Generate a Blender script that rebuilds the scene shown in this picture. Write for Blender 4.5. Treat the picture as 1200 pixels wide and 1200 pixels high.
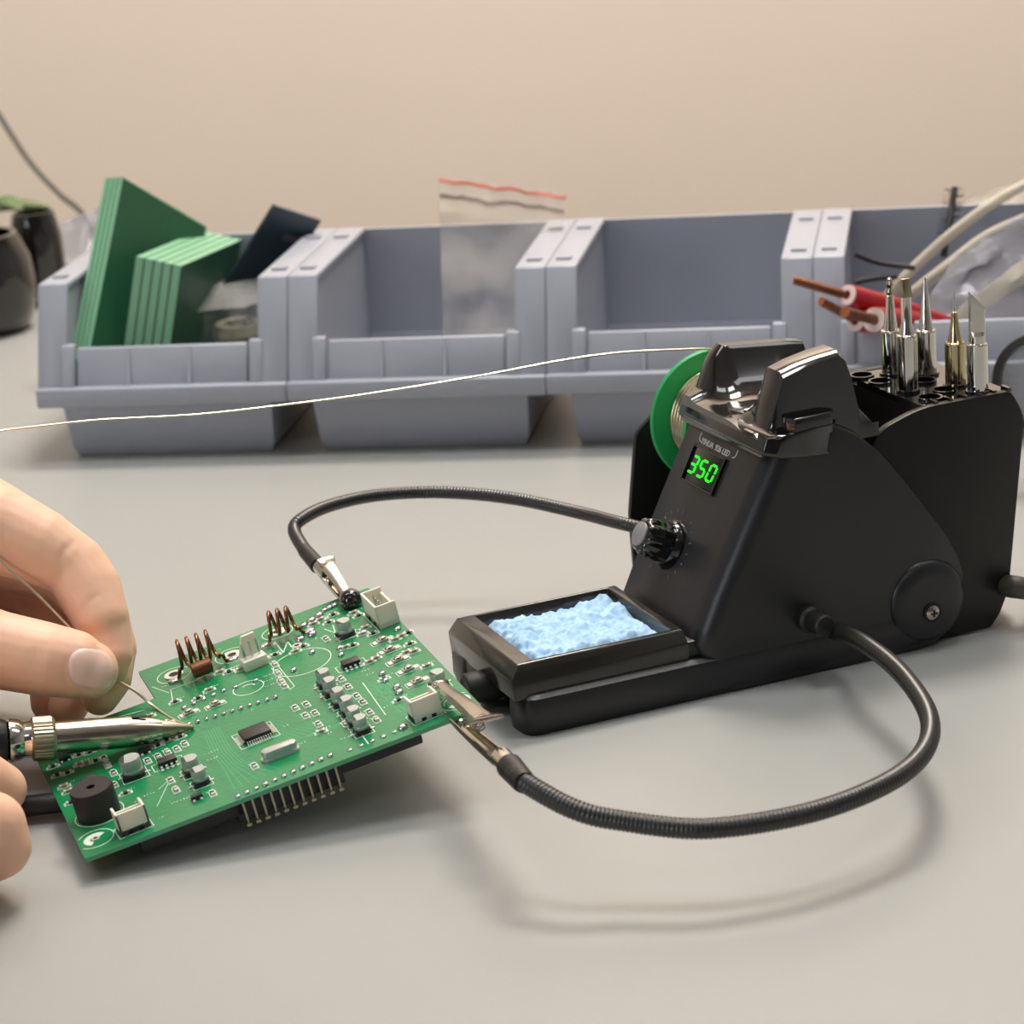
import bpy, bmesh, math, random
import mathutils, mathutils.kdtree
from mathutils import Vector, Matrix, noise
from math import sin, cos, pi, radians, sqrt, atan2
random.seed(7)
for _o in list(bpy.data.objects): bpy.data.objects.remove(_o)
COL = bpy.context.scene.collection
SC = bpy.context.scene

# ------------------------------------------------------------------ camera
FPX = 3000.0; PITCH = radians(17.5); ROLL = radians(4.2); CH = 0.288
_fw = Vector((0, cos(PITCH), -sin(PITCH))); _r = Vector((1, 0, 0)); _u = _r.cross(_fw)
CR = _r*cos(ROLL) - _u*sin(ROLL); CU = _r*sin(ROLL) + _u*cos(ROLL); CF = _fw
CP = Vector((0, 0, CH))
cam = bpy.data.cameras.new('camera'); camo = bpy.data.objects.new('camera', cam); COL.objects.link(camo)
m = Matrix((CR, CU, -CF)).transposed().to_4x4(); m.translation = CP
camo.matrix_world = m
cam.sensor_width = 36; cam.lens = 36*FPX/1200; cam.clip_start = .02; cam.clip_end = 30
cam.dof.use_dof = True; cam.dof.focus_distance = .745; cam.dof.aperture_fstop = 22
SC.camera = camo
# ------------------------------------------------------------------ light
SC.view_settings.view_transform = 'Standard'; SC.view_settings.look = 'None'
SC.view_settings.gamma = 1; SC.view_settings.use_curve_mapping = False
SC.view_settings.exposure = 0.0
W = bpy.data.worlds.new('room_light'); SC.world = W; W.use_nodes = True
nt = W.node_tree; nt.nodes.clear()
bg = nt.nodes.new('ShaderNodeBackground'); wo = nt.nodes.new('ShaderNodeOutputWorld')
bg.inputs['Color'].default_value = (.9, .95, 1, 1); bg.inputs['Strength'].default_value = .05
nt.links.new(bg.outputs[0], wo.inputs[0])
def area(name, loc, target, size, power, color=(1, 1, 1), sy=None):
    l = bpy.data.lights.new(name, 'AREA'); l.shape = 'RECTANGLE'; l.size = size; l.size_y = sy or size
    l.energy = power; l.color = color
    o = bpy.data.objects.new(name, l); COL.objects.link(o); o.location = loc
    o.rotation_euler = (Vector(target)-Vector(loc)).to_track_quat('-Z', 'Y').to_euler()
    return o
area('assumed_ceiling_or_fill_lamp', (.15, .80, 1.78), (.15, .80, 0), .45, 9.5, (.98, .985, 1), .35)  # assumed main lamp overhead, out of view; casts the arm shadows
area('assumed_ceiling_or_fill_lamp', (-.95, .75, 1.78), (-.9, .75, 0), .4, 8.5, (.95, .98, 1), 1.2)  # assumed left side fill under the ceiling, out of view
area('assumed_ceiling_or_fill_lamp', (1.1, .6, 1.78), (1.0, .6, 0), .4, 5.5, (.95, .98, 1), 1.2)  # right-hand counterpart, also an assumed fill out of view
area('assumed_ceiling_or_fill_lamp', (-.2, -1.0, 1.78), (-.2, -.9, 0), 1.2, 4, (.93, .97, 1), .4)  # added front fill below the ceiling, brightens faces turned to the camera
area('assumed_front_left_light', (-1.5, -.9, .55), (.05, .75, .05), .35, 8, (.88, .94, 1), .9)  # assumed front-left light, no window built; gives the body edge its highlight streak
area('assumed_wall_lamp', (.22, 1.45, 1.5), (.15, 1.95, .35), .5, 31, (1, .92, .82))  # assumed lamp above the view, brightens and warms the back wall

# ------------------------------------------------------------------ pixel helpers (photo points turned into points on real planes)
def ray(x, y): return CR*((x-600)/FPX) - CU*((y-600)/FPX) + CF
def onz(x, y, z=0.0):
    d = ray(x, y); return CP + d*((z-CH)/d.z)
def PD(x, y, depth): return CP + ray(x, y)*depth
def onplane(x, y, p, n):
    d = ray(x, y); return CP + d*((p-CP).dot(n)/d.dot(n))
def depth_of(p): return (Vector(p)-CP).dot(CF)

# ------------------------------------------------------------------ materials
def lin(c):
    out = []
    for v in c:
        v /= 255.0
        out.append(v/12.92 if v <= .04045 else ((v+.055)/1.055)**2.4)
    return (*out, 1)
def mat(name, rgb, rough=.5, metal=0, var=.0, scale=40, bump=0, bscale=300, coat=0, spec=.5, sss=0, emit=0, rvar=0):
    m = bpy.data.materials.new(name); m.use_nodes = True
    n = m.node_tree.nodes; L = m.node_tree.links; b = n['Principled BSDF']
    c = lin(rgb)
    b.inputs['Base Color'].default_value = c; b.inputs['Roughness'].default_value = rough
    b.inputs['Metallic'].default_value = metal; b.inputs['Specular IOR Level'].default_value = spec
    b.inputs['Coat Weight'].default_value = coat; b.inputs['Coat Roughness'].default_value = .08
    tc = n.new('ShaderNodeTexCoord')
    if var:
        t = n.new('ShaderNodeTexNoise'); t.inputs['Scale'].default_value = scale; t.inputs['Detail'].default_value = 4
        L.new(tc.outputs['Object'], t.inputs['Vector'])
        r = n.new('ShaderNodeValToRGB')
        r.color_ramp.elements[0].color = tuple(x*(1-var) for x in c[:3])+(1,)
        r.color_ramp.elements[1].color = tuple(min(1, x*(1+var)) for x in c[:3])+(1,)
        r.color_ramp.elements[0].position = .3; r.color_ramp.elements[1].position = .7
        L.new(t.outputs['Fac'], r.inputs[0]); L.new(r.outputs[0], b.inputs['Base Color'])
    if rvar:
        t = n.new('ShaderNodeTexNoise'); t.inputs['Scale'].default_value = scale*1.7
        L.new(tc.outputs['Object'], t.inputs['Vector'])
        mr = n.new('ShaderNodeMapRange'); mr.inputs['To Min'].default_value = rough-rvar; mr.inputs['To Max'].default_value = rough+rvar
        L.new(t.outputs['Fac'], mr.inputs['Value']); L.new(mr.outputs[0], b.inputs['Roughness'])
    if bump:
        t = n.new('ShaderNodeTexNoise'); t.inputs['Scale'].default_value = bscale; t.inputs['Detail'].default_value = 3
        L.new(tc.outputs['Object'], t.inputs['Vector'])
        bp = n.new('ShaderNodeBump'); bp.inputs['Strength'].default_value = bump; bp.inputs['Distance'].default_value = .0004
        L.new(t.outputs['Fac'], bp.inputs['Height']); L.new(bp.outputs[0], b.inputs['Normal'])
    if sss:
        b.inputs['Subsurface Weight'].default_value = sss; b.inputs['Subsurface Radius'].default_value = (1, .35, .2)
        b.inputs['Subsurface Scale'].default_value = .004
    if emit:
        b.inputs['Emission Color'].default_value = c; b.inputs['Emission Strength'].default_value = emit
    return m
def film(name, rgb, alpha, rough=.15):
    m = bpy.data.materials.new(name); m.use_nodes = True
    n = m.node_tree.nodes; L = m.node_tree.links; b = n['Principled BSDF']
    b.inputs['Base Color'].default_value = lin(rgb); b.inputs['Roughness'].default_value = rough
    b.inputs['Alpha'].default_value = alpha
    t = n.new('ShaderNodeTexNoise'); t.inputs['Scale'].default_value = 60; t.inputs['Detail'].default_value = 5
    tc = n.new('ShaderNodeTexCoord'); L.new(tc.outputs['Object'], t.inputs['Vector'])
    bp = n.new('ShaderNodeBump'); bp.inputs['Strength'].default_value = .5; bp.inputs['Distance'].default_value = .002
    L.new(t.outputs['Fac'], bp.inputs['Height']); L.new(bp.outputs[0], b.inputs['Normal'])
    return m
MT = {}
MT['table'] = mat('grey_table_laminate', (158, 159, 156), .42, var=.03, scale=3, bump=.05, bscale=900, spec=.35)
MT['table_edge'] = mat('dark_edge_band', (60, 60, 58), .5)
MT['wall'] = mat('cream_wall_paint', (234, 217, 200), .9, var=.02, scale=2, bump=.1, bscale=80)
MT['ceiling'] = mat('white_ceiling', (225, 224, 220), .9)
MT['wall_side'] = mat('pale_side_wall_paint', (200, 202, 204), .9)
MT['wall_grey'] = mat('grey_wall_paint', (120, 122, 124), .9)
MT['floor'] = mat('grey_floor', (130, 126, 120), .7, var=.1, scale=5)
MT['bin'] = mat('blue_grey_polypropylene', (156, 160, 171), .38, var=.03, scale=20, bump=.06, bscale=500)
MT['matte_black'] = mat('satin_black_plastic', (30, 30, 33), .36, bump=.05, bscale=2500, spec=.5)
MT['deep_black'] = mat('brown_black_plate', (25, 24, 21), .42, var=.05, bump=.04, bscale=2000, spec=.35)
MT['gloss_black'] = mat('gloss_black_plastic', (15, 14, 14), .1, coat=.5, spec=.6, var=.1, scale=30)
MT['tray'] = mat('gloss_brown_black_frame', (38, 36, 31), .2, spec=.6, coat=.3)
MT['tray_in'] = mat('blue_black_tray', (22, 34, 52), .3)
MT['sponge'] = mat('pale_blue_sponge', (172, 206, 238), .95, var=.1, scale=160, bump=.5, bscale=600)
MT['rubber'] = mat('black_rubber', (28, 28, 26), .5, bump=.1, bscale=1500)
MT['arm'] = mat('black_gooseneck', (30, 30, 28), .33, spec=.7)
MT['chrome'] = mat('polished_chrome', (214, 212, 205), .09, 1, rvar=.04, scale=200)
MT['warm_chrome'] = mat('warm_chrome', (190, 178, 140), .13, 1)
MT['steel'] = mat('nickel_steel', (188, 180, 166), .2, 1, var=.12, scale=120)
MT['nut'] = mat('knurled_nickel', (170, 162, 138), .32, 1)
MT['silver'] = mat('brushed_aluminium', (196, 197, 196), .28, .6)
MT['cap_grey'] = mat('knob_cap_silver', (160, 162, 165), .4, .6, bump=.2, bscale=900)
MT['canbody'] = mat('capacitor_aluminium', (182, 190, 186), .34, .45)
MT['solder'] = mat('solder_tin', (205, 205, 208), .2, 1)
MT['spool'] = mat('green_spool_plastic', (40, 176, 96), .4, var=.04, scale=50, sss=.0)
MT['wire'] = mat('solder_wire_tin', (214, 206, 184), .3, .9)
MT['wound'] = mat('wound_solder_metal', (176, 164, 134), .25, 1)
MT['pcb'] = mat('green_solder_mask', (12, 124, 74), .28, var=.12, scale=90, coat=.15, bump=.25, bscale=700)
MT['pcb_edge'] = mat('pale_green_laminate', (88, 158, 118), .5)
MT['silk'] = mat('white_silkscreen', (214, 228, 214), .6)
MT['pad'] = mat('tinned_pad', (214, 216, 206), .35, .35, var=.1, scale=900)
MT['chip'] = mat('chip_epoxy', (34, 34, 36), .45, bump=.05, bscale=3000)
MT['buzzer'] = mat('buzzer_plastic', (30, 28, 30), .5, bump=.1, bscale=1500)
MT['nylon'] = mat('white_nylon', (226, 224, 208), .4, sss=.1)
MT['copper'] = mat('enamelled_copper', (132, 86, 60), .22, .95)
MT['bcopper'] = mat('bright_copper', (204, 122, 84), .35, .9, var=.2, scale=700)
MT['ocopper'] = mat('oxidised_copper', (122, 76, 52), .4, .7, var=.15, scale=500)
MT['tan'] = mat('ceramic_tan', (150, 136, 110), .5)
MT['gpcb'] = mat('green_blank_board', (36, 92, 62), .45, var=.08, scale=30)
MT['gpcb_edge'] = mat('green_board_edge', (122, 176, 140), .5)
MT['navy'] = mat('navy_board', (46, 62, 72), .45)
MT['red'] = mat('red_insulation', (166, 26, 36), .35)
MT['whitep'] = mat('white_inner_insulation', (226, 205, 200), .5)
MT['clearbag'] = film('clear_film', (205, 206, 202), .16)
MT['clearbag2'] = film('cloudy_film', (150, 148, 154), .5)
MT['zipbag'] = film('zip_bag_film', (220, 212, 202), .15)
MT['zipline'] = film('zip_bag_zip', (150, 136, 128), .55)
MT['redline'] = mat('red_zip_stripe', (206, 112, 92), .5)
MT['tubeclear'] = film('milky_tube', (208, 200, 184), .7)
MT['leaf'] = mat('olive_leaf', (96, 116, 74), .5, var=.2, scale=60)
MT['skin'] = mat('skin', (236, 190, 162), .48, var=.07, scale=45, bump=.25, bscale=420, sss=.25, spec=.4)
MT['nail'] = mat('fingernail', (238, 200, 186), .25, spec=.5, sss=.2)
MT['digit'] = mat('green_led_digit', (20, 240, 30), .4, emit=1.0)
MT['window'] = mat('dark_display_window', (10, 12, 12), .1, spec=.6)
MT['print'] = mat('white_print', (225, 225, 222), .5)
MT['tick'] = mat('grey_print', (120, 120, 122), .5)
MT['cablegrey'] = mat('dark_grey_cable', (62, 61, 54), .5)
MT['glass'] = film('lens_glass', (190, 194, 200), .35, .05)
MT['beige'] = mat('beige_part', (170, 164, 140), .5)
MT['darkhole'] = mat('black_hole', (8, 8, 8), .6)

# ------------------------------------------------------------------ mesh builder
class MB:
    def __init__(s): s.v = []; s.f = []; s.mi = []
    def add(s, vs, fs, mi=0, M=None):
        o = len(s.v)
        s.v += [(M @ Vector(p)) if M else Vector(p) for p in vs]
        for f in fs: s.f.append([o+i for i in f]); s.mi.append(mi)
        return s
    def box(s, c, d, M=None, mi=0):
        x, y, z = [k/2 for k in d]; cx, cy, cz = c
        vs = [(cx+a*x, cy+b*y, cz+e*z) for a in (-1, 1) for b in (-1, 1) for e in (-1, 1)]
        return s.add(vs, [(0,1,3,2), (4,6,7,5), (0,4,5,1), (2,3,7,6), (0,2,6,4), (1,5,7,3)], mi, M)
    def prism(s, poly, a, b, fn, mi=0, M=None):
        """poly of 2-D points, fn(p, t) -> 3-D point"""
        n = len(poly)
        vs = [fn(p, a) for p in poly]+[fn(p, b) for p in poly]
        fs = [tuple(range(n))[::-1], tuple(range(n, 2*n))]+[(i, (i+1) % n, n+(i+1) % n, n+i) for i in range(n)]
        return s.add(vs, fs, mi, M)
    def loft(s, rings, cap=True, mi=0, M=None, closed=True):
        n = len(rings[0]); vs = [p for r in rings for p in r]; fs = []
        for k in range(len(rings)-1):
            for i in range(n if closed else n-1):
                j = (i+1) % n
                fs.append((k*n+i, k*n+j, (k+1)*n+j, (k+1)*n+i))
        if cap: fs.append(tuple(range(n))[::-1]); fs.append(tuple((len(rings)-1)*n+i for i in range(n)))
        return s.add(vs, fs, mi, M)
    def lathe(s, prof, seg=24, M=None, mi=0, cap=True):
        """prof of (radius, height) about local z"""
        rings = [[(r*cos(2*pi*i/seg), r*sin(2*pi*i/seg), h) for i in range(seg)] for r, h in prof]
        return s.loft(rings, cap, mi, M)
    def tube(s, pts, rad, seg=12, mi=0, cap=True):
        pts = [Vector(p) for p in pts]; n = len(pts)
        rr = rad if isinstance(rad, (list, tuple)) else [rad]*n
        rings = []; up = None
        for i in range(n):
            t = (pts[min(i+1, n-1)]-pts[max(i-1, 0)]).normalized()
            if up is None:
                up = t.orthogonal().normalized()
            up = (up - t*up.dot(t)).normalized(); w = t.cross(up)
            rings.append([pts[i]+(up*cos(2*pi*k/seg)+w*sin(2*pi*k/seg))*rr[i] for k in range(seg)])
        return s.loft(rings, cap, mi)
    def ball(s, c, r, seg=10, mi=0, sq=(1, 1, 1), M=None):
        c = Vector(c); rings = []
        for k in range(1, seg//2+1):
            a = pi*k/(seg//2+1)
            rings.append([c+Vector((r*sin(a)*cos(2*pi*i/seg)*sq[0], r*sin(a)*sin(2*pi*i/seg)*sq[1], -r*cos(a)*sq[2])) for i in range(seg)])
        return s.loft(rings, True, mi, M)
    def build(s, name, mats, parent=None, bevel=0, bseg=2, smooth=True, ang=35, M=None, coll=True):
        me = bpy.data.meshes.new(name)
        bm = bmesh.new(); vs = [bm.verts.new((M @ p) if M else p) for p in s.v]
        for f, mi in zip(s.f, s.mi):
            try:
                q = bm.faces.new([vs[i] for i in f]); q.material_index = mi
            except ValueError: pass
        bmesh.ops.recalc_face_normals(bm, faces=bm.faces)
        if bevel:
            es = [e for e in bm.edges if len(e.link_faces) == 2 and e.calc_face_angle(0) > radians(28)]
            bmesh.ops.bevel(bm, geom=es, offset=bevel, offset_type='OFFSET', segments=bseg, profile=.5, affect='EDGES', clamp_overlap=True)
        for f in bm.faces: f.smooth = smooth
        for e in bm.edges:
            if len(e.link_faces) == 2 and e.calc_face_angle(0) > radians(ang): e.smooth = False
        bm.to_mesh(me); bm.free()
        for mm in (mats if isinstance(mats, (list, tuple)) else [mats]): me.materials.append(MT[mm])
        o = bpy.data.objects.new(name, me)
        COL.objects.link(o)
        if parent: o.parent = parent
        return o
def tag(o, label, cat, group=None, kind=None):
    if label: o['label'] = label
    if cat: o['category'] = cat
    if group: o['group'] = group
    if kind: o['kind'] = kind
    return o
def empty(name, M, label, cat, group=None):
    o = bpy.data.objects.new(name, None); COL.objects.link(o); o.matrix_world = M; o.empty_display_size = .01
    return tag(o, label, cat, group)
def dup(src, name, parent):
    o = src.copy(); o.name = name; COL.objects.link(o); o.parent = parent; return o
def spline(pts, n=12):
    """Catmull-Rom through points (tuples of any length)"""
    P = [Vector(p) for p in pts]; P = [2*P[0]-P[1]]+P+[2*P[-1]-P[-2]]; out = []
    for i in range(1, len(P)-2):
        for k in range(n):
            t = k/n; a, b, c, d = P[i-1:i+3]
            out.append(.5*((2*b)+(c-a)*t+(2*a-5*b+4*c-d)*t*t+(3*b-a-3*c+d)*t**3))
    out.append(P[-2]); return out
def frame(o, x, up=Vector((0, 0, 1))):
    x = Vector(x).normalized(); y = up.cross(x).normalized(); z = x.cross(y)
    M = Matrix((x, y, z)).transposed().to_4x4(); M.translation = Vector(o); return M
def frame_z(o, z, hint=Vector((0, 0, 1))):
    z = Vector(z).normalized()
    if abs(z.dot(hint)) > .99: hint = Vector((1, 0, 0))
    x = hint.cross(z).normalized(); y = z.cross(x)
    M = Matrix((x, y, z)).transposed().to_4x4(); M.translation = Vector(o); return M
XY = lambda p, t: (p[0], p[1], t)
XZ = lambda p, t: (p[0], t, p[1])
YZ = lambda p, t: (t, p[0], p[1])

# ------------------------------------------------------------------ setting
tag(MB().box((0, 2.0, .6), (5, .1, 3.4)).build('wall_back', 'wall'), None, None, kind='structure')
tag(MB().box((0, 0, -.8), (5, 4.2, .1)).build('floor', 'floor'), None, None, kind='structure')
tag(MB().box((0, 0, 1.85), (5, 4.2, .1)).build('ceiling', 'ceiling'), None, None, kind='structure')
tag(MB().box((-2.35, 0, .525), (.1, 4.2, 2.55)).build('wall_left', 'wall_side'), None, None, kind='structure')
tag(MB().box((2.35, 0, .525), (.1, 4.2, 2.55)).build('wall_right', 'wall_side'), None, None, kind='structure')
tag(MB().box((0, -2.05, .525), (4.8, .1, 2.55)).build('wall_front', 'wall_grey'), None, None, kind='structure')
T = empty('workbench', Matrix.Translation((0, .7, -.75)), 'wide grey laminate workbench top that everything stands on', 'table')
MB().box((0, -.02, .735), (2.4, 1.31, .03)).build('tabletop', 'table', T, bevel=.002)
MB().box((0, -.685, .735), (2.4, .02, .031)).build('edge_band', 'table_edge', T, bevel=.002)
for sx in (-1, 1):
    for sy in (-.6, .58):
        MB().box((sx*1.1, sy, .36), (.05, .05, .72)).build('leg', 'table_edge', T, bevel=.003)

# ------------------------------------------------------------------ storage bins
YAW = radians(-10.3); BW = .1067
def bin_matrix(k):
    a = Vector((-.0845, 1.028, 0)); b = Vector((.1256, .9906, 0)); d = (b-a)/2
    o = a+d*(k-1+.5)
    M = Matrix.Rotation(YAW, 4, 'Z'); M.translation = o; return M
def make_bin(M, label):
    r = empty('storage_bin', M, label, 'storage bin', 'open fronted storage bins in a row at the back of the table')
    h = BW/2-.00003; wi = h-.0115; top = .072; D = .083
    # tapered tub
    b = MB()
    def ring(z, ins, yf): return [(-h+ins, yf, z), (h-ins, yf, z), (h-ins, D+.012-ins*.3, z), (-h+ins, D+.012-ins*.3, z)]
    b.loft([ring(0, .0115, -.008), ring(.004, .0098, -.0095), ring(.0245, .0085, -.0125), ring(.0245, .0110, -.0100), ring(.005, .0122, -.0070), ring(.0025, .0135, -.0055)], True)
    b.build('tub', 'bin', r, bevel=.0025, bseg=3)
    # side walls
    for s in (-1, 1):
        x0, x1 = sorted((s*wi, s*(wi+.0022)))
        MB().prism([(-.015, .0235), (D+.01, .0235), (D+.01, top-.001), (.001, top-.001), (-.012, .034)], x0, x1, YZ).build('side_wall', 'bin', r)
        # front column and top flange (folded rim)
        x0, x1 = sorted((s*(wi-.001), s*h))
        f = MB()
        f.prism([(-.0165, .030), (-.0135, .030), (.0022, top-.0028), (D+.012, top-.0028), (D+.012, top), (-.0005, top)], x0, x1, YZ)
        f.build('rim', 'bin', r, bevel=.0008)
        x0, x1 = sorted((s*(wi-.0045), s*(wi+.001)))
        MB().prism([(-.0168, .030), (-.012, .030), (-.007, .048), (-.0108, .048)], x0, x1, YZ).build('column_step', 'bin', r, bevel=.0006)
        for yy in (.012, .074):
            MB().box((s*(wi+.0055), yy, top+.0004), (.006, .004, .0012)).build('rim_rib', 'bin', r)
    MB().box((0, D+.0105, .0475), (2*wi+.004, .0025, .048)).build('back_wall', 'bin', r)
    MB().prism([(-.0195, .0235), (.0, .0235), (.0, .0265), (-.0145, .0315), (-.0195, .0315)], -h, h, YZ).build('front_lip', 'bin', r, bevel=.0009)
    MB().prism([(-.0155, .030), (-.0135, .030), (-.0075, .0465), (-.0098, .0465)], -wi+.0055, wi-.0055, YZ).build('front_panel', 'bin', r, bevel=.0006)
    for xx in (-.014, .012):
        MB().prism([(-.0162, .0315), (-.0145, .0315), (-.0088, .0462), (-.0103, .0462)], xx-.0007, xx+.0007, YZ).build('panel_rib', 'bin', r)
    return r
bins = [make_bin(bin_matrix(0), 'grey storage bin at far left filled with green boards'),
        make_bin(bin_matrix(1), 'grey storage bin with an upright clear zip bag inside'),
        make_bin(bin_matrix(2), 'empty looking grey storage bin behind the green spool'),
        make_bin(bin_matrix(3), 'grey storage bin at right holding plastic tubing behind red wires')]
def BM(k): return bin_matrix(k)

# boards in the first bin
def slab(name, P0, P1, P2, w, l, th, mats, off=0.0):
    """thin board: corner P0, long edge towards P1 (length l), other edge towards P2 (width w)"""
    e1 = (P1-P0).normalized(); e2 = (P2-P0); e2 = (e2-e1*e2.dot(e1)).normalized(); n = e1.cross(e2)
    M = Matrix((e2, e1, n)).transposed().to_4x4(); M.translation = P0+n*off
    return M
def board_thing(M, w, l, th, label, cat='circuit board', group=None, m0='gpcb', m1='gpcb_edge'):
    r = empty('blank_board', M, label, cat, group)
    MB().box((w/2, l/2, 0), (w, l, th*.8)).build('panel', m0, r, bevel=.0001, bseg=1)
    b = MB(); e = .0006
    b.box((w/2, 0, 0), (w+e, e, th)); b.box((w/2, l, 0), (w+e, e, th)); b.box((0, l/2, 0), (e, l, th)); b.box((w, l/2, 0), (e, l, th))
    b.build('cut_edge', m1, r)
P0 = PD(101, 421, 1.066); P1 = PD(143, 203, 1.085); P2 = PD(216, 483, 1.12)
la = ['nearest of the four tall leaning green boards, its dark face showing', 'second tall leaning green board, behind the one whose face shows', 'third tall leaning green board, second from the left bin wall', 'outermost tall leaning green board, against the left wall of the bin']
for i in range(4):
    board_thing(slab('', P0, P1, P2, .055, .08, .0019, 0, off=.0026*i), .058, .081, .0019, la[i], group='tall green boards leaning in the left bin')
P0 = PD(190, 440, 1.078); P1 = PD(207, 315, 1.065); P2 = PD(266, 393, 1.155)
for i in range(5):
    nm = ['rightmost board of the short upright green stack, dark face toward the clear bag', 'second board from the right in the short upright green stack', 'middle board of the short upright green stack', 'fourth board from the right in the short upright green stack', 'leftmost board of the short upright green stack beside tall leaning boards'][i]
    board_thing(slab('', P0, P1, P2, .07, .0475, .0022, 0, off=.0041*i), .078, .0475, .0034, nm, group='short green boards standing in the left bin')
P0 = PD(262, 334, 1.120); P1 = PD(321, 240, 1.105); P2 = PD(320, 340, 1.137)
board_thing(slab('', P0, P1, P2, .03, .04, .0018, 0), .0270, .0430, .0014, 'dark navy board leaning above the short green stack', m0='navy', m1='navy')
b = MB(); b.box((0, 0, 0), (.03, .03, .004)); b.box((.004, 0, .003), (.02, .02, .003))
tag(b.build('dark_module', 'chip', None, bevel=.0008, M=Matrix.Translation(PD(365, 282, 1.135)) @ Matrix.Rotation(.5, 4, 'Y')), 'black module lying flat behind the navy board', 'module')

def sheet(nu, nv, fn, th=.0004):
    """two-sided thin sheet with real thickness"""
    b = MB(); g = [[Vector(fn(i/nu, j/nv)) for i in range(nu+1)] for j in range(nv+1)]
    off = [[p+Vector((0, th, 0)) for p in row] for row in g]; vs = [p for r in g for p in r]+[p for r in off for p in r]; N = (nu+1)*(nv+1)
    fs = []
    for j in range(nv):
        for i in range(nu):
            a = j*(nu+1)+i; fs.append((a, a+1, a+nu+2, a+nu+1)); fs.append((N+a, N+a+nu+1, N+a+nu+2, N+a+1))
    bd = [i for i in range(nu+1)]+[j*(nu+1)+nu for j in range(1, nv+1)]+[nv*(nu+1)+i for i in range(nu-1, -1, -1)]+[j*(nu+1) for j in range(nv-1, 0, -1)]
    for k in range(len(bd)):
        a, c = bd[k], bd[(k+1) % len(bd)]; fs.append((a, N+a, N+c, c))
    return b.add(vs, fs)
def quadfn(A, B, C, D, amp=.002, seed=0, fr=3):
    """A top-left, B top-right, C bottom-right, D bottom-left"""
    def f(u, v):
        p = (A*(1-u)+B*u)*(1-v)+(D*(1-u)+C*u)*v
        k = noise.noise(Vector((u*fr+seed, v*fr, seed)))*amp+noise.noise(Vector((u*fr*3+seed, v*fr*3, seed)))*amp*.4
        return p+Vector((0, k, k*.3))
    return f
# zip bag in second bin
zb = empty('zip_bag', Matrix.Identity(4), 'clear zip bag with a red stripe standing up in the second bin', 'plastic bag')
A, B_, C_, D_ = PD(514, 205, 1.095), PD(664, 228, 1.095), PD(642, 404, 1.082), PD(520, 408, 1.082)
fz = quadfn(A, B_, C_, D_, .0055, 1, 4)
sheet(16, 20, fz).build('film', 'zipbag', zb)
sheet(16, 1, lambda u, v: fz(u, .012+v*.02)+Vector((0, -.0006, 0))).build('red_stripe', 'redline', zb)
sheet(16, 1, lambda u, v: fz(u, .10+v*.03)+Vector((0, -.0006, 0))).build('zip_closure', 'zipline', zb)
# clear bag with ring part in first bin
def blob(c, r3, M=None, amp=.15, seed=0, seg=22, sp=2.2):
    b = MB(); rings = []
    for k in range(1, seg):
        a = pi*k/seg; ring = []
        for i in range(seg*2):
            d = Vector((sin(a)*cos(pi*i/seg), sin(a)*sin(pi*i/seg), -cos(a)))
            s = 1+amp*noise.noise(d*sp+Vector((seed, 0, 0)))+amp*.4*noise.noise(d*sp*3+Vector((seed, 3, 0)))
            ring.append((d.x*r3[0]*s, d.y*r3[1]*s, d.z*r3[2]*s))
        rings.append(ring)
    MM = Matrix.Translation(c) @ (M or Matrix.Identity(4))
    return b.loft(rings, True, 0, MM)
c = PD(268, 372, 1.125)
cb = empty('small_clear_bag', Matrix.Identity(4), 'crumpled clear bag beside the green boards in the left bin', 'plastic bag')
blob(c, (.0205, .016, .016), amp=.4, seed=4).build('film', 'clearbag', cb)
sheet(10, 4, quadfn(PD(215, 340, 1.115), PD(318, 325, 1.115), PD(318, 356, 1.10), PD(210, 368, 1.10), .004, 5, 4)).build('bag_flap', 'clearbag', cb)
b = MB(); b.lathe([(.007, -.004), (.011, -.004), (.0125, 0), (.011, .004), (.007, .004), (.007, -.004)], 24, Matrix.Translation(PD(282, 388, 1.125)), cap=False)
tag(b.build('ring_part', 'beige'), 'beige ring shaped part inside the crumpled clear bag', 'part')
# frosted bag at far left behind the tall boards
sh = sheet(8, 8, quadfn(PD(70, 262, 1.19), PD(118, 242, 1.19), PD(120, 340, 1.17), PD(82, 345, 1.17), .004, 9, 3))
tag(sh.build('frosted_bag', 'clearbag2'), 'frosted pale bag poking up left of the tall green boards', 'plastic bag')

# tubing, brush, wires in the right bin
tb = [(1035, 352, 1.055), (1080, 305, 1.055), (1130, 262, 1.05), (1180, 228, 1.05), (1235, 200, 1.05)]
tag(MB().tube(spline([PD(*p) for p in tb], 8), .0022, 14).build('clear_tube', 'tubeclear'), 'upper milky clear tube rising out of the right bin', 'tube', 'milky tubes over the right bin')
tb = [(1058, 352, 1.05), (1110, 312, 1.045), (1160, 275, 1.045), (1235, 243, 1.04)]
tag(MB().tube(spline([PD(*p) for p in tb], 8), .0024, 14).build('clear_tube', 'tubeclear'), 'lower milky clear tube, just above the cloudy bag', 'tube', 'milky tubes over the right bin')
sh = sheet(14, 14, quadfn(PD(1128, 296, 1.04), PD(1245, 222, 1.035), PD(1245, 400, 1.02), PD(1050, 396, 1.03), .006, 12, 3))
tag(sh.build('cloudy_bag', 'clearbag2'), 'cloudy clear bag draped out of the right bin behind tips', 'plastic bag')
sh = sheet(10, 8, quadfn(PD(1130, 235, 1.12), PD(1200, 212, 1.12), PD(1210, 300, 1.10), PD(1090, 320, 1.10), .006, 22, 3))
tag(sh.build('thin_bag', 'zipbag'), 'thin clear bag film behind the milky tubes', 'plastic bag')
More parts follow.
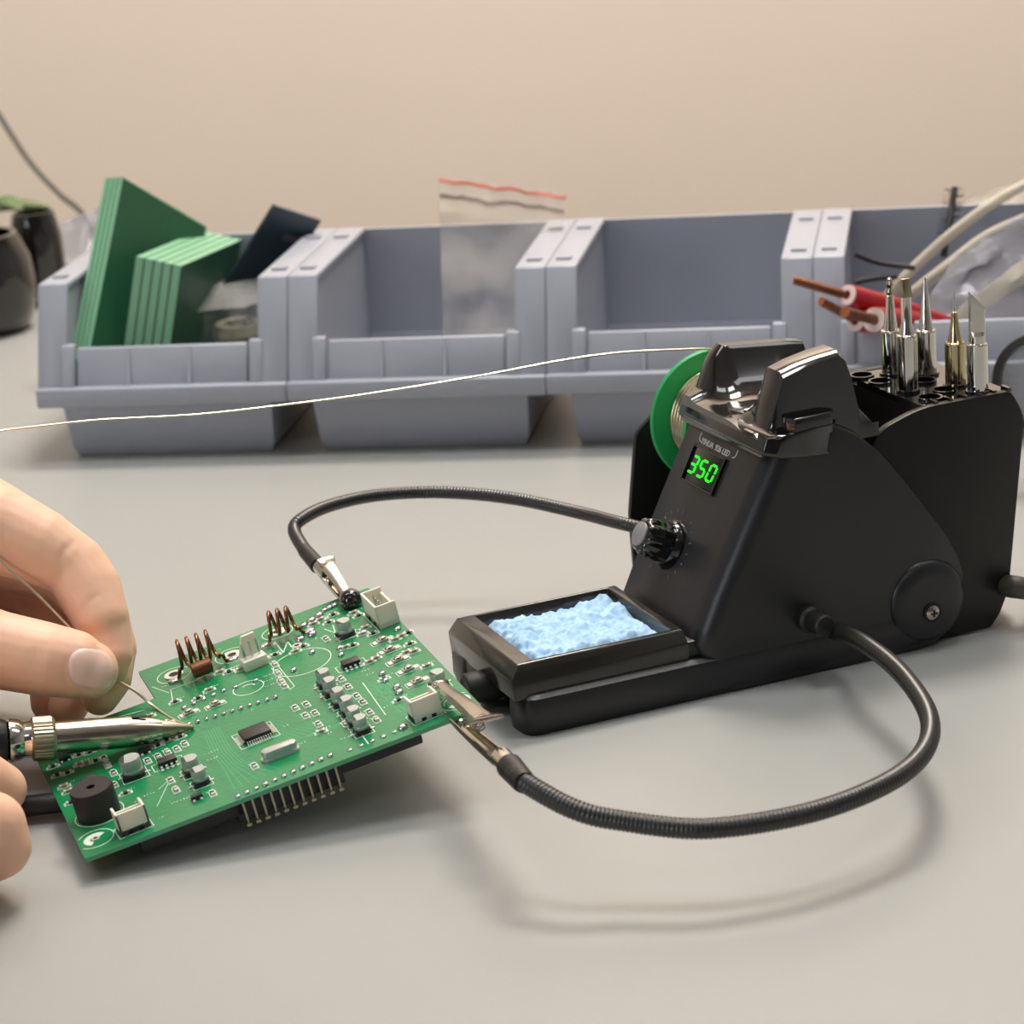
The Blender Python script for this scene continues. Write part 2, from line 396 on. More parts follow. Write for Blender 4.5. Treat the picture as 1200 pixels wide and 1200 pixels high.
sh = sheet(12, 2, quadfn(PD(1125, 360, 1.012), PD(1245, 272, 1.01), PD(1245, 305, 1.01), PD(1105, 392, 1.012), .002, 31, 3))
tag(sh.build('tape_strip', 'tubeclear'), 'beige translucent strip across the cloudy bag at right', 'strip')
br = empty('black_brush', Matrix.Identity(4), 'thin black bristled stick standing up in the right bin', 'brush')
p0, p1 = PD(1106, 300, 1.055), PD(1119, 220, 1.065)
MB().tube([p0, p1], .0014, 8).build('stem', 'rubber', br)
b = MB(); ax = (p1-p0)
for k in range(120):
    q = p0+ax*(.3+.68*random.random()); a = random.random()*2*pi
    dv = Vector((cos(a), sin(a), .1))*.0045
    b.tube([q, q+dv], .00012, 3)
tag(b.build('bristles', 'rubber', br), None, None, kind='stuff')
for pp, lb in (([(1002, 298), (1030, 308), (1072, 314)], 'upper thin black wire inside the right bin'), ([(1002, 331), (1022, 327), (1052, 324)], 'lower thin black wire inside the right bin')):
    tag(MB().tube(spline([PD(x, y, 1.05) for x, y in pp], 8), .0011, 8).build('black_wire', 'rubber'), lb, 'wire', 'black wires in the right bin')
def cut_wire(core0, core1, end, z0, z1, z2, label, cmat, r=.0018):
    t = empty('copper_wire', Matrix.Identity(4), label, 'wire', 'cut red copper wires at the right bin')
    a, b2, c2 = PD(*core0, z0), PD(*core1, z1), PD(*end, z2)
    MB().tube([a, a+(b2-a)*.03, b2+(c2-b2)*.05], [r*.9, r, r], 14).build('copper_core', cmat, t)
    MB().tube([a+(a-b2)*.004, a+(b2-a)*.01], r*.96, 14).build('cut_end', 'bcopper', t)
    MB().lathe([(r, 0), (r*2.25, .0), (r*2.25, .0012), (r, .0012)], 20, frame_z(b2-(c2-b2).normalized()*.0008, c2-b2), cap=False).build('white_liner', 'whitep', t)
    d = (c2-b2)
    MB().tube([b2+d*.0, b2+d*.5+Vector((0, 0, .001)), c2], [r*2.4]*3, 18).build('red_sleeve', 'red', t)
cut_wire((930, 328), (994, 346), (1118, 386), .99, .99, 1.035, 'longest red wire, bare dark copper end over two bins', 'ocopper')
cut_wire((962, 353), (1003, 376), (1085, 388), .985, .995, 1.03, 'lower left red wire with short bent copper end', 'ocopper')
cut_wire((990, 366), (1025, 375), (1090, 384), .965, .985, 1.025, 'nearest red wire with bright round cut copper end', 'ocopper', .0021)

# magnifier ring at right edge
mr = empty('magnifier', Matrix.Identity(4), 'round black rimmed magnifier cut by the right picture edge', 'magnifier')
Mm = frame_z(PD(1222, 447, .93), Vector((-.35, -.9, .15)))
MB().lathe([(.0152, -.004), (.018, -.003), (.0185, 0), (.018, .003), (.0152, .004), (.0148, 0), (.0152, -.004)], 48, Mm, cap=False).build('rim', 'rubber', mr)
MB().lathe([(.001, -.001), (.0148, -.0004), (.0148, .0004), (.001, .001)], 48, Mm).build('lens', 'glass', mr)
g = PD(1222, 447, .93); f0 = g+Vector((.012, .0, -.0145))
MB().tube(spline([f0, f0+Vector((.012, .004, -.012)), Vector((g.x+.03, g.y+.01, .02)), Vector((g.x+.034, g.y+.015, .003))], 8), .0028, 12).build('stalk', 'arm', mr)
MB().lathe([(.022, 0), (.022, .003), (.006, .006)], 32, Matrix.Translation((g.x+.034, g.y+.015, 0))).build('foot', 'rubber', mr)

# pots and plant at far left
def pot(cx, cy, depth, r, label):
    M = Matrix.Translation((PD(cx, cy, depth).x, PD(cx, cy, depth).y, 0))
    t = empty('black_pot', M, label, 'pot', 'black pots at the far left')
    h = .050
    MB().lathe([(r*.72, 0), (r*.9, .004), (r*1.02, .014), (r*1.05, .026), (r*1.0, .038), (r*.86, .047), (r*.8, h), (r*.7, h), (r*.68, h-.008)], 40).build('body', 'gloss_black', t)
    MB().lathe([(.001, h-.012), (r*.69, h-.012), (r*.69, h-.009), (.001, h-.007)], 24).build('soil', 'darkhole', t)
    return M, h
M1, h1 = pot(-16, 388, 1.315, .027, 'larger black pot with a green plant at far left')
M2, h2 = pot(54, 372, 1.37, .0135, 'smaller black pot squeezed between plant pot and bin')
pl = empty('potted_plant', M1, 'olive green leafy plant in the black pot at far left', 'plant')
MB().tube(spline([(0, 0, h1-.01), (.004, 0, h1+.008), (.001, 0, h1+.012)], 6), .0022, 8).build('stem', 'leaf', pl)
for k, (a, L_, up) in enumerate([(0.05, .040, .002), (-.45, .032, .006), (2.9, .028, .01), (1.3, .02, .012), (4.3, .025, .004), (5.4, .02, .012), (.7, .015, .014)]):
    rings = []
    for j in range(8):
        t = j/7; w = .0100*sin(pi*min(1, t*.96+.03))**.8; x = L_*t; z = h1+.009+up*sin(t*2.4)
        ca, sa = cos(a), sin(a)
        rings.append([(x*ca-yy*sa, x*sa+yy*ca, z+abs(yy)*.35+dz) for yy, dz in ((-w, 0), (0, .0), (w, 0), (w, .0006), (0, .0006), (-w, .0006))])
    MB().loft(rings).build('leaf', 'leaf', pl)
tag(MB().tube(spline([PD(-30, 90, 1.6), PD(0, 137, 1.58), (PD(35, 190, 1.55)), PD(70, 228, 1.5), PD(100, 255, 1.45), PD(140, 330, 1.40), (PD(160, 400, 1.38).x, 1.36, .003)], 8), .0016, 10).build('grey_cable', 'cablegrey'), 'thin grey cable hanging across the wall at upper left', 'cable')

# ------------------------------------------------------------------ soldering station
SO = Vector((-.0019, .6916, 0)); SA = radians(21.5)
SM = Matrix.Rotation(SA, 4, 'Z'); SM.translation = SO
SMi = SM.inverted()
su = Vector((cos(SA), sin(SA), 0)); sv = Vector((-sin(SA), cos(SA), 0))
def SV(x, y, v): return SMi @ onplane(x, y, SO+sv*v, sv)      # photo point on a lengthwise plane of the station
def SZ(x, y, z): return SMi @ onz(x, y, z)
ST = empty('soldering_station', SM, 'black soldering station with green 350 display, sponge tray and two clip arms', 'soldering station')
# base slab with notched front
def rnd(poly, r, n=4):
    out = []; N = len(poly)
    for i in range(N):
        p = Vector(poly[i]).to_2d() if len(poly[i]) > 2 else Vector(poly[i]); a = Vector(poly[i-1]); c = Vector(poly[(i+1) % N])
        rr = r[i] if isinstance(r, (list, tuple)) else r
        da, dc = (a-p), (c-p); rr = min(rr, da.length*.48, dc.length*.48)
        if rr <= 0: out.append(tuple(p)); continue
        A_ = p+da.normalized()*rr; C2 = p+dc.normalized()*rr
        for k in range(n+1):
            t = k/n; q = A_*(1-t)**2+p*2*t*(1-t)+C2*t*t; out.append(tuple(q))
    return out
base_poly = [(.002, 0), (.145, 0), (.150, .055), (.0, .056), (-.001, .040), (.012, .036), (.012, .019), (.001, .013)]
rad = [.005, .012, .012, .006, .003, .003, .003, .004]
bp = rnd(base_poly, rad)
def scalepoly(poly, d):
    c = Vector((sum(p[0] for p in poly)/len(poly), sum(p[1] for p in poly)/len(poly)))
    return [(c.x+(p[0]-c.x)*(1+d), c.y+(p[1]-c.y)*(1+d*2.4)) for p in poly]
b = MB()
prof = [(-.03, 0.0008), (-.012, .0), (0, .002), (.01, .005), (.012, .0085), (.0, .0115), (-.02, .0125)]
b.loft([[(x, y, z) for x, y in scalepoly(bp, d)] for d, z in prof], True)
b.build('base', 'matte_black', ST)
# deck under tray and body
MB().prism(rnd([(.003, .004), (.10, .003), (.10, .053), (.003, .053)], .004), .010, .0178, XY).build('deck', 'matte_black', ST, bevel=.0008)
# front cheek that carries the tray
MB().prism(rnd([(-.0005, .030), (.02, .030), (.02, .056), (-.0005, .055)], .003), .003, .0165, XY).build('front_cheek', 'matte_black', ST, bevel=.001)
# iron socket
Msk = frame_z((.008, .0275, .0082), Vector((-1, 0, 0)))
b = MB(); b.lathe([(.0048, 0), (.0048, .0135), (.0043, .0143), (.0036, .0145), (.0028, .0141), (.0005, .0141)], 28, Msk); b.build('socket', 'rubber', ST)
MB().lathe([(.0060, 0), (.0060, .003), (.0054, .0035)], 28, Msk).build('socket_collar', 'matte_black', ST)
# sponge tray
t0, t1 = -.001, .0565; v0, v1 = .0025, .0535
b = MB()
def rect(a0, a1, c0, c1, z): return [(a0, c0, z), (a1, c0, z), (a1, c1, z), (a0, c1, z)]
rings = [rect(t0+.0005, t1, v0, v1, .0115), rect(t0, t1, v0, v1, .0175), rect(t0+.0028, t1-.001, v0+.002, v1-.0015, .0218), rect(t0+.0080, t1-.0042, v0+.0030, v1-.0032, .0222), rect(t0+.0087, t1-.005, v0+.0038, v1-.004, .0165)]
b.loft(rings, False)
tr = b.build('sponge_tray', 'tray', ST, bevel=.0005)
MB().box(((t0+t1)/2+.002, (v0+v1)/2, .0163), (.045, .042, .0012)).build('tray_floor', 'tray_in', ST)
# sponge (thing resting in the tray)
b = MB(); nx, ny = 96, 88; vs = []; fs = []
sx0, sx1, sy0, sy1 = t0+.0090, t1-.0056, v0+.0042, v1-.0050
for j in range(ny+1):
    for i in range(nx+1):
        u_, v_ = i/nx, j/ny
        ed = min(u_, 1-u_, v_, 1-v_)
        x = sx0+(sx1-sx0)*u_; y = sy0+(sy1-sy0)*v_
        if v_ > .5: y -= (v_-.5)*2*(.002+.003*abs(noise.noise(Vector((u_*3, 7, 0)))))+(.003*(v_-.5) if u_ < .3 else 0)
        n1 = abs(noise.noise(Vector((x*110, y*110, 3))))**.6; n2 = noise.noise(Vector((x*420, y*420, 1))); n3 = noise.noise(Vector((x*60, y*60, 9)))
        z = .0204+.0032*n1+.0011*n2+.0014*n3+.0006*noise.noise(Vector((x*900, y*900, 5)))
        if ed < .08: z -= .004*(1-ed/.08)**2
        vs.append((x, y, z))
for j in range(ny):
    for i in range(nx):
        a = j*(nx+1)+i; fs.append((a, a+1, a+nx+2, a+nx+1))
N = len(vs); bd = list(range(nx+1))+[j*(nx+1)+nx for j in range(1, ny+1)]+[ny*(nx+1)+i for i in range(nx-1, -1, -1)]+[j*(nx+1) for j in range(ny-1, 0, -1)]
vs += [(vs[k][0], vs[k][1], .0169) for k in bd]
for k in range(len(bd)): fs.append((bd[k], bd[(k+1) % len(bd)], N+(k+1) % len(bd), N+k))
fs.append(tuple(range(N, N+len(bd))))
b.add(vs, fs)
sp = b.build('sponge', 'sponge', None, ang=60); sp.matrix_world = SM
tag(sp, 'pale blue crumpled wet sponge filling the black tray', 'sponge')

# main body
side = [(.0575, .0165), (.0600, .0215), (.0640, .0300), (.0862, .0722), (.0900, .0760), (.1000, .0782), (.1075, .0776), (.1145, .0742), (.1228, .0660), (.1302, .0567), (.1362, .0485), (.1418, .0408), (.1460, .0345), (.1492, .0283), (.1510, .0225), (.1514, .0167), (.1500, .0100), (.1462, .0045), (.1400, .0012), (.1362, .0006), (.066, .0006)]
VB = .055
rings = []
cx, cz = .105, .034
for v, s in ((.0022, .955), (.0006, .985), (-.0002, .997), (-.0006, 1.0), (.0004, 1.0), (VB-.004, 1.0), (VB-.001, .99), (VB, .965)):
    ring = []
    for (x, z) in side:
        # the front edge is rounded more than the rear one
        fr = 1 if x < .09 and z > .02 else 0
        k = 0
        xx = cx+(x-cx)*s; zz = cz+(z-cz)*s
        ring.append((xx, v, max(zz, .0006)))
    rings.append(ring)
# replace with explicit front rounding: extra rings where the front edge retreats along u
rings = []
R_ = .0075
for k in range(9):
    a = pi/2*k/8; v = R_*(1-sin(a)) if k < 9 else 0
    back = R_*(1-cos(pi/2-a))        # how far the front edge retreats at this v
    rings.append((R_*(1-cos(a)) , R_*(1-sin(a))))
loft_r = []
for (vv, rt) in rings:
    ring = []
    for (x, z) in side:
        w = max(0, min(1, (.100-x)/.014)) * (1 if z > .012 else .6)
        e = .0012*(rt/R_)
        ring.append((x+rt*w*.9 - (e if x > .11 else 0), vv, max(.0006, z-(e if z > .07 else 0))))
    loft_r.append(ring)
loft_r = [[(x, v, z) for x, v, z in r] for r in loft_r]
for v, rt in ((.02, 0), (.035, 0), (VB-.002, 0), (VB-.0005, .001), (VB, .0022)):
    loft_r.append([(x+(rt if x < .1 else -rt), v, max(.0006, z-(rt if z > .04 else 0))) for x, z in side])
b = MB(); b.loft(loft_r, True)
b.build('body', 'matte_black', ST, ang=50)
# side cover: slightly proud panel with the rounded tail
cov = [(x, z) for x, z in side if x > .1][1:-1]
cov = [(.1, .0765)]+cov+[(.100, .0012)]
b = MB()
def inset(poly, d):
    c = Vector((.12, .035)); return [(c.x+(x-c.x)*(1-d), c.y+(z-c.y)*(1-d)) for x, z in poly]
# bulge around the screw
bul = [(.1372+.0133*cos(t), .0158+.0133*sin(t)) for t in [2*pi*k/32 for k in range(32)]]
bl = lambda k, v: [(.1372+(x-.1372)*k, v, .0158+(z-.0158)*k) for x, z in bul]
b = MB(); b.loft([bl(1.0, .0006), bl(.99, -.0001), bl(.95, -.0008), bl(.88, -.0015), bl(.76, -.0021), bl(.6, -.0024)], True)
b.build('screw_boss', 'matte_black', ST, ang=70)
scx = SV(1093, 718, -.0028)
Ms = frame_z(scx, Vector((0, -1, 0)))
b = MB(); b.lathe([(.0002, .0009), (.0015, .0008), (.0023, .0002), (.0025, -.0006)], 24, Ms)
sc_ = b.build('screw', 'steel', ST)
b = MB(); b.box((0, 0, .0009), (.0024, .0006, .0004), Ms); b.box((0, 0, .0009), (.0006, .0024, .0004), Ms); b.build('cross_slot', 'darkhole', sc_)
b = MB(); b.lathe([(.0025, .0002), (.0031, .0002), (.0031, -.001), (.0025, -.001), (.0025, .0002)], 24, Ms, cap=False); b.build('screw_recess', 'darkhole', ST)

# front panel frame (panel-local)
pa = Vector((.0640, 0, .0300)); pb = Vector((.0862, 0, .0722)); pe = (pb-pa).normalized(); pn = Vector((-pe.z, 0, pe.x)); px_ = Vector((0, -1, 0))
def on_panel(x, y):
    W0 = SM @ pa; n = (SM.to_3x3() @ pn); q = SMi @ onplane(x, y, W0, n)
    d = q-pa; return Vector((d.dot(px_), d.dot(pe)))
def PM(p2, lift=0.0):
    M = Matrix((px_, pe, pn)).transposed().to_4x4(); M.translation = pa+px_*p2[0]+pe*p2[1]+pn*lift; return M
q = [on_panel(*p) for p in ((818, 523), (852, 540), (836, 580), (799, 560))]
dc = sum(q, Vector((0, 0)))/4; dw = ((q[1]-q[0]).length+(q[2]-q[3]).length)/2; dh = ((q[3]-q[0]).length+(q[2]-q[1]).length)/2
dm = PM(dc, 0)
print('display', dc, dw, dh)
disp = MB().box((0, 0, .0002), (dw, dh, .0008), dm).build('display', 'window', ST, bevel=.0002)
b = MB()
for (cx_, cy_, w_, h_) in ((0, dh/2, dw+.0008, .0004), (0, -dh/2, dw+.0008, .0004), (-dw/2, 0, .0004, dh+.0008), (dw/2, 0, .0004, dh+.0008)):
    b.box((cx_, cy_, .0004), (w_, h_, .0012), dm)
b.build('display_bezel', 'gloss_black', disp)
SEG = {'3': 'abgcd', '5': 'afgcd', '0': 'abcdef'}
dwid = dw*.18; dhei = dh*.46; sg = dwid*.2
for k, ch in enumerate('350'):
    ox = (k-1)*dw*.29-dw*.02; b = MB()
    xs = {'a': (0, 1, 1), 'g': (0, 0, 1), 'd': (0, -1, 1), 'b': (1, .5, 0), 'c': (1, -.5, 0), 'f': (-1, .5, 0), 'e': (-1, -.5, 0)}
    for s in SEG[ch]:
        hx, hy, hor = xs[s]; X = hx*dwid/2; Y = hy*dhei/2; X += Y*.18
        if hor: poly = [(X-dwid/2+sg*.5, Y), (X-dwid/2+sg, Y+sg/2), (X+dwid/2-sg, Y+sg/2), (X+dwid/2-sg*.5, Y), (X+dwid/2-sg, Y-sg/2), (X-dwid/2+sg, Y-sg/2)]
        else:
            L2 = dhei/4-sg*.35
            poly = [(X-sg/2-.1*sg, Y-L2), (X+sg/2-.1*sg, Y-L2), (X+sg/2+.18*L2, Y+L2), (X-sg/2+.18*L2, Y+L2)]
        b.prism([(p[0]+ox, p[1]) for p in poly], .0006, .00085, XY, 0, dm)
    b.build('digit', 'digit', disp)
def text_mesh(txt, size, name, m_, parent, M, ext=.00008, shear=0.0):
    cu = bpy.data.curves.new('t', 'FONT'); cu.body = txt; cu.size = size; cu.extrude = ext; cu.align_x = 'CENTER'; cu.align_y = 'CENTER'; cu.shear = shear; cu.resolution_u = 3
    to = bpy.data.objects.new('t', cu); COL.objects.link(to)
    dg = bpy.context.evaluated_depsgraph_get(); me = bpy.data.meshes.new_from_object(to.evaluated_get(dg))
    me.transform(M); me.name = name
    bpy.data.objects.remove(to); me.materials.clear(); me.materials.append(MT[m_])
    o = bpy.data.objects.new(name, me); COL.objects.link(o); o.parent = parent; return o
ta, tb_ = on_panel(820, 512), on_panel(866, 526); tc_ = (ta+tb_)/2
print('text', ta, tb_)
tc_ = tc_+Vector((0, -.0018))
text_mesh('YIHUA', .0027, 'brand_print', 'print', ST, PM(tc_+Vector((-.0064, .0)), .0001), shear=.15)
text_mesh('926 LED', .0027, 'model_print', 'print', ST, PM(tc_+Vector((.0036, .0)), .0001), shear=.15)
text_mesh('IV', .0016, 'model_numeral_print', 'tick', ST, PM(tc_+Vector((.0097, -.0003)), .0001))
for s in (-1, 1):
    Mb_ = PM(tc_+Vector((s*.0118 + (0 if s < 0 else .0005), .0008)), .0001)
    pts = spline([(s*.0008*0+ (0), .0016, 0), (0, .0, 0), (-s*.0005, -.0009, 0), (-s*.0016, -.0012, 0)], 5)
    MB().tube([Mb_ @ p for p in pts], .00015, 6).build('print_bracket', 'print', ST)
# knob
kc = on_panel(786, 638)
print('knob', kc)
km = PM(kc, 0) @ Matrix.Diagonal((1.13, 1.13, 1.1, 1))
MB().lathe([(.0001, .0), (.0072, .0), (.0072, .0008), (.0062, .0024), (.0001, .0026)], 40, km).build('dial_plate', 'gloss_black', ST)
b = MB(); rings = []
for rr, z in ((.0052, .0022), (.0056, .003), (.0052, .0052), (.0049, .0092), (.0044, .0102), (.0036, .0104)):
    ring = []
    for k in range(72):
        a = 2*pi*k/72; lobe = 1+.07*cos(a*9) if z > .0035 and z < .0101 else 1+.03*cos(a*9)
        ring.append((rr*lobe*cos(a), rr*lobe*sin(a), z))
    rings.append(ring)
b.loft(rings, True, 0, km); kb = b.build('knob', 'gloss_black', ST, ang=60)
MB().lathe([(.0034, .0102), (.0034, .0109), (.0031, .0111), (.0001, .0111)], 32, km).build('knob_cap', 'cap_grey', kb)
b = MB()
for k in range(17):
    a = radians(-55+k*290/16); 
    b.box((.0098, 0, .0001), (.0014 if k % 4 == 0 else .0009, .00016, .0001), km @ Matrix.Rotation(a, 4, 'Z'))
b.build('dial_marks', 'tick', ST)

# glossy iron rest on top of the body
def sv2(x, y, v): q = SV(x, y, v); return (q.x, q.z)
us = [.0835, .0855, .0870, .0880, .0890, .0905, .0925, .0955, .098, .101, .105, .109, .1115, .1135, .1155, .1175, .1205, .1235]
def interp(x, tab):
    if x <= tab[0][0]: return tab[0][1]
    for (a, fa), (c, fc) in zip(tab, tab[1:]):
        if x <= c: return fa+(fc-fa)*(x-a)/(c-a)
    return tab[-1][1]
zf = [(.0835, .0790), (.088, .0805), (.0905, .0865), (.093, .0915), (.0955, .0935), (.118, .0915), (.1235, .0905)]
zn = [(.0835, .0768), (.0870, .0775), (.0890, .0850), (.0925, .0945), (.098, .0962), (.105, .0976), (.1115, .0984), (.1135, .0965), (.1155, .0905), (.1175, .081), (.1235, .0740)]
zb_ = [(.0835, .0775), (.088, .0782), (.095, .0785), (.12, .076)]
rings = []
for u_ in us:
    F_, N_, B0 = interp(u_, zf), interp(u_, zn), interp(u_, zb_)
    ring = [(u_, .0555, .0700 if u_ < .11 else .073), (u_, .0560, .0745), (u_, .0548, F_-.001), (u_, .0535, F_), (u_, .0490, F_), (u_, .0478, F_-.0012)]
    for k in range(1, 8):
        t = k/8; v = .0478+(.0150-.0478)*t; zt = (F_-.0012)*(1-t)+(N_-.0012)*t
        ring.append((u_, v, zt-(zt-B0)*sin(pi*t)**.55))
    ring += [(u_, .0150, N_-.0012), (u_, .0138, N_), (u_, .0062, N_), (u_, .0042, N_-.0016), (u_, .003, .0748), (u_, .003, .0705)]
    rings.append(ring)
b = MB(); b.loft(rings, True); b.build('iron_rest', 'gloss_black', ST, ang=42)
# skirt round the front and near side
b = MB()
sk = [(.0828, .0565), (.0828, .0005), (.0865, -.0022), (.0960, -.0024), (.1035, -.0014), (.1060, .003), (.1060, .0565)]
def skr(off, dz, z): return [(x+off, v, z+(x-.083)*dz) for x, v in sk]
b.loft([skr(.0006, -.10, .0712), skr(-.0004, -.10, .0724), skr(.0012, .02, .0768), skr(.003, .02, .0776)], True)
b.build('rest_skirt', 'gloss_black', ST, bevel=.0004, bseg=2)
# raised latch block on the near side
b = MB(); lp = [(.0925, -.0018), (.1055, -.001), (.1085, .004), (.1085, .014), (.0945, .013), (.0905, .007)]
b.loft([[(x, v, .0755) for x, v in lp], [(x+.0003, v+.0003, .0812) for x, v in lp], [(.1+(x-.1)*.93, .006+(v-.006)*.9, .0818) for x, v in lp]], True)
b.build('latch', 'gloss_black', ST, bevel=.0004)
b = MB(); b.prism(rnd([(.0868, .030), (.0900, .012), (.0960, .012), (.0995, .021), (.0955, .034), (.0905, .038)], .002), .0768, .0790, XY)
b.build('thumb_pad', 'tray', ST, bevel=.0003)

# tip holder box behind the body
hb0, hb1 = .1405, .1700; ht = .0760
MB().prism([(hb0, ht-.002), (hb0, .012), (.150, .001), (.157, .001), (.160, .006), (.1625, .010), (.1665, .010), (.1715, .064), (.1715, ht-.002)], .006, .052, XZ).build('holder_box', 'deep_black', ST)
plate = rnd([(.120, .066), (.1245, .072), (.1385, .0765), (.1705, .0765), (.1755, .068), (.1690, .012), (.1655, .0045), (.1620, .0005), (.128, .0005), (.120, .02)], [.004, .006, .006, .002, .006, .002, .001, .001, .002, .002])
MB().prism(plate, .0032, .0062, XZ).build('near_plate', 'deep_black', ST, bevel=.0007)
MB().prism(plate, .052, .055, XZ).build('far_plate', 'deep_black', ST, bevel=.0007)
# top deck with real holes
tips_px = [(1045, 437, 'a'), (1064, 457, 'b'), (1086, 437, 'c'), (1120, 450, 'd'), (1146, 458, 'e')]
holes_px = [(1010, 440), (1032, 447), (1107, 457), (1090, 466), (1083, 446)]
tipb = [SZ(x, y, ht+.0005) for x, y, _ in tips_px]; holeb = [SZ(x, y, ht+.0005) for x, y in holes_px]
print('tips', [tuple(round(c, 4) for c in t) for t in tipb+holeb])
bm = bmesh.new()
dk = MB().box(((hb0+.1712)/2, .029, ht-.001), (.1712-hb0, .046, .0022)).build('holder_deck', 'gloss_black', ST)
cut = MB()
for k, h in enumerate(tipb+holeb): cut.lathe([(.0033, -.006), (.0033, .006)], 28, Matrix.Translation((h.x, h.y, ht)))
co = cut.build('cutter', 'darkhole', ST, smooth=False)
bpy.context.view_layer.update()
md = dk.modifiers.new('b', 'BOOLEAN'); md.operation = 'DIFFERENCE'; md.object = co; md.solver = 'EXACT'
dg = bpy.context.evaluated_depsgraph_get(); me = bpy.data.meshes.new_from_object(dk.evaluated_get(dg)); dk.modifiers.clear(); dk.data = me
me.materials.clear(); me.materials.append(MT['gloss_black'])
bpy.data.objects.remove(co)
for k, h in enumerate(tipb+holeb):
    MB().lathe([(.0033, .0009), (.0039, .0009), (.0040, .0), (.0033, .0)], 28, Matrix.Translation((h.x, h.y, ht)), cap=False).build('hole_collar', 'gloss_black', ST)
for k in range(6):
    MB().box((.1445+.0052*k, .0062, ht+.0006), (.0012, .004, .0012)).build('deck_notch', 'gloss_black', ST)

def tip_thing(base, kind, label):
    r = .0033; hgt = .0205
    M = SM @ Matrix.Translation((base.x, base.y, ht-.010))
    t = empty('soldering_tip', M, label, 'soldering tip', 'spare tips standing in the holder')
    ss = 'warm_chrome' if kind == 'd' else 'chrome'; z0 = .010
    hs = {'a': .0148, 'b': .0184, 'c': .0148, 'd': .0142, 'e': .0158}[kind]; z1 = z0+hs
    MB().lathe([(.0022, 0), (.0032, .0002), (.0032, z1-.0006), (.0030, z1-.0002), (.0026, z1), (.0020, z1)], 32).build('shank', ss, t, ang=25)
    s = z1
    if kind == 'a':
        MB().lathe([(.0023, s-.0002), (.0022, s+.0006), (.0017, s+.005), (.0012, s+.0108), (.0009, s+.0112)], 24).build('cone', ss, t, ang=25)
        MB().lathe([(.0008, s+.0110), (.0012, s+.0120), (.0008, s+.0134), (.0013, s+.0146), (.0007, s+.0158), (.0009, s+.0163), (.0003, s+.0168)], 12).build('working_end', 'steel', t)
    elif kind == 'b':
        MB().lathe([(.0026, s-.0002), (.0019, s+.0028), (.0017, s+.0035), (.0017, s+.0118)], 24).build('cone', ss, t, ang=20)
        b = MB(); b.loft([[(x*.0016, y*.0016, s+.0116) for x, y in ((1, 1), (-1, 1), (-1, -1), (1, -1))], [(x*.0015, y*.0005, s+.0175) for x, y in ((1, 1), (-1, 1), (-1, -1), (1, -1))]]); b.build('working_end', 'nut', t, bevel=.0003)
    elif kind == 'c':
        MB().lathe([(.0024, s-.0002), (.0022, s+.0006), (.0008, s+.0140), (.0005, s+.0163), (.0003, s+.0166)], 24).build('cone', ss, t, ang=25)
    elif kind == 'd':
        MB().lathe([(.0024, s-.0002), (.0021, s+.001), (.0013, s+.0062), (.0010, s+.0092), (.0006, s+.0096)], 24).build('cone', ss, t, ang=25)
        MB().lathe([(.0006, s+.0094), (.0004, s+.0115), (.00015, s+.0160)], 12).build('working_end', 'solder', t)
    else:
        b = MB(); n_ = 32; w = .0025
        cs = [(w*cos(2*pi*i/n_), w*sin(2*pi*i/n_)) for i in range(n_)]
        top = lambda x, y: s+.0162-(x+w)*1.05
        b.loft([[(x, y, s-.0002) for x, y in cs], [(x, y, s+.0024) for x, y in cs], [(x, max(y, -.0014), s+.0036) for x, y in cs], [(x, max(y, -.0014), top(x, y)-.0016) for x, y in cs], [(x, max(y, -.0002)*.9, top(x, y)) for x, y in cs]], True)
        b.build('knife_end', ss, t, ang=20, M=Matrix.Rotation(-SA, 4, 'Z'))
    return t
for (x, y, k), tb2, lb in zip(tips_px, tipb, ['tip with rough burnt point, leftmost at the back of the holder', 'blunt screwdriver tip, nearest one in the holder', 'plain conical tip standing third from the left', 'brassy tip with needle fine point, second from right', 'knife tip with slanted flat blade, rightmost in the holder']):
    tip_thing(tb2, k, lb)

# spool side: bracket plate behind, axle
spc = SV(834, 486, .086)
print('spool', spc)
MB().prism(rnd([(.083, .058), (.104, .075), (.14, .075), (.150, .002), (.080, .002), (.079, .03)], .003), .0895, .092, XZ).build('spool_bracket', 'deep_black', ST, bevel=.0005)
MB().box((.115, .0735, .004), (.07, .04, .005)).build('bracket_foot', 'deep_black', ST, bevel=.0008)
MB().lathe([(.0035, 0), (.0035, .040)], 24, frame_z((spc.x, .0545, spc.z), Vector((0, 1, 0)))).build('axle', 'deep_black', ST)
# solder spool
spM = SM @ Matrix.Translation((spc.x, .086, spc.z)) @ Matrix.Rotation(pi/2, 4, 'X')   # local z = towards the near side
sp_ = empty('solder_spool', spM, 'green spool of solder mounted behind the station body', 'spool')
Rs = .0225
for z in (0, .0235):
    MB().lathe([(.0045, z-.0009), (Rs-.0006, z-.0009), (Rs, z), (Rs-.0006, z+.0009), (.0045, z+.0009), (.0045, z-.0009)], 64, cap=False).build('flange', 'spool', sp_)
MB().lathe([(.0045, .0005), (.0085, .0005), (.0085, .0235), (.0045, .0235), (.0045, .0005)], 32, cap=False).build('core', 'spool', sp_)
rings = []; b = MB(); pr = []
for k in range(0, 11*6+1):
    z = .0012+.0218*k/(11*6); pr.append((.0150+.0013*abs(sin(pi*k/6)), z))
pr = [(.0086, .0012)]+pr+[(.0086, .0230), (.0086, .0012)]
b.lathe(pr, 64, cap=False); b.build('wound_solder', 'wound', sp_, ang=80)
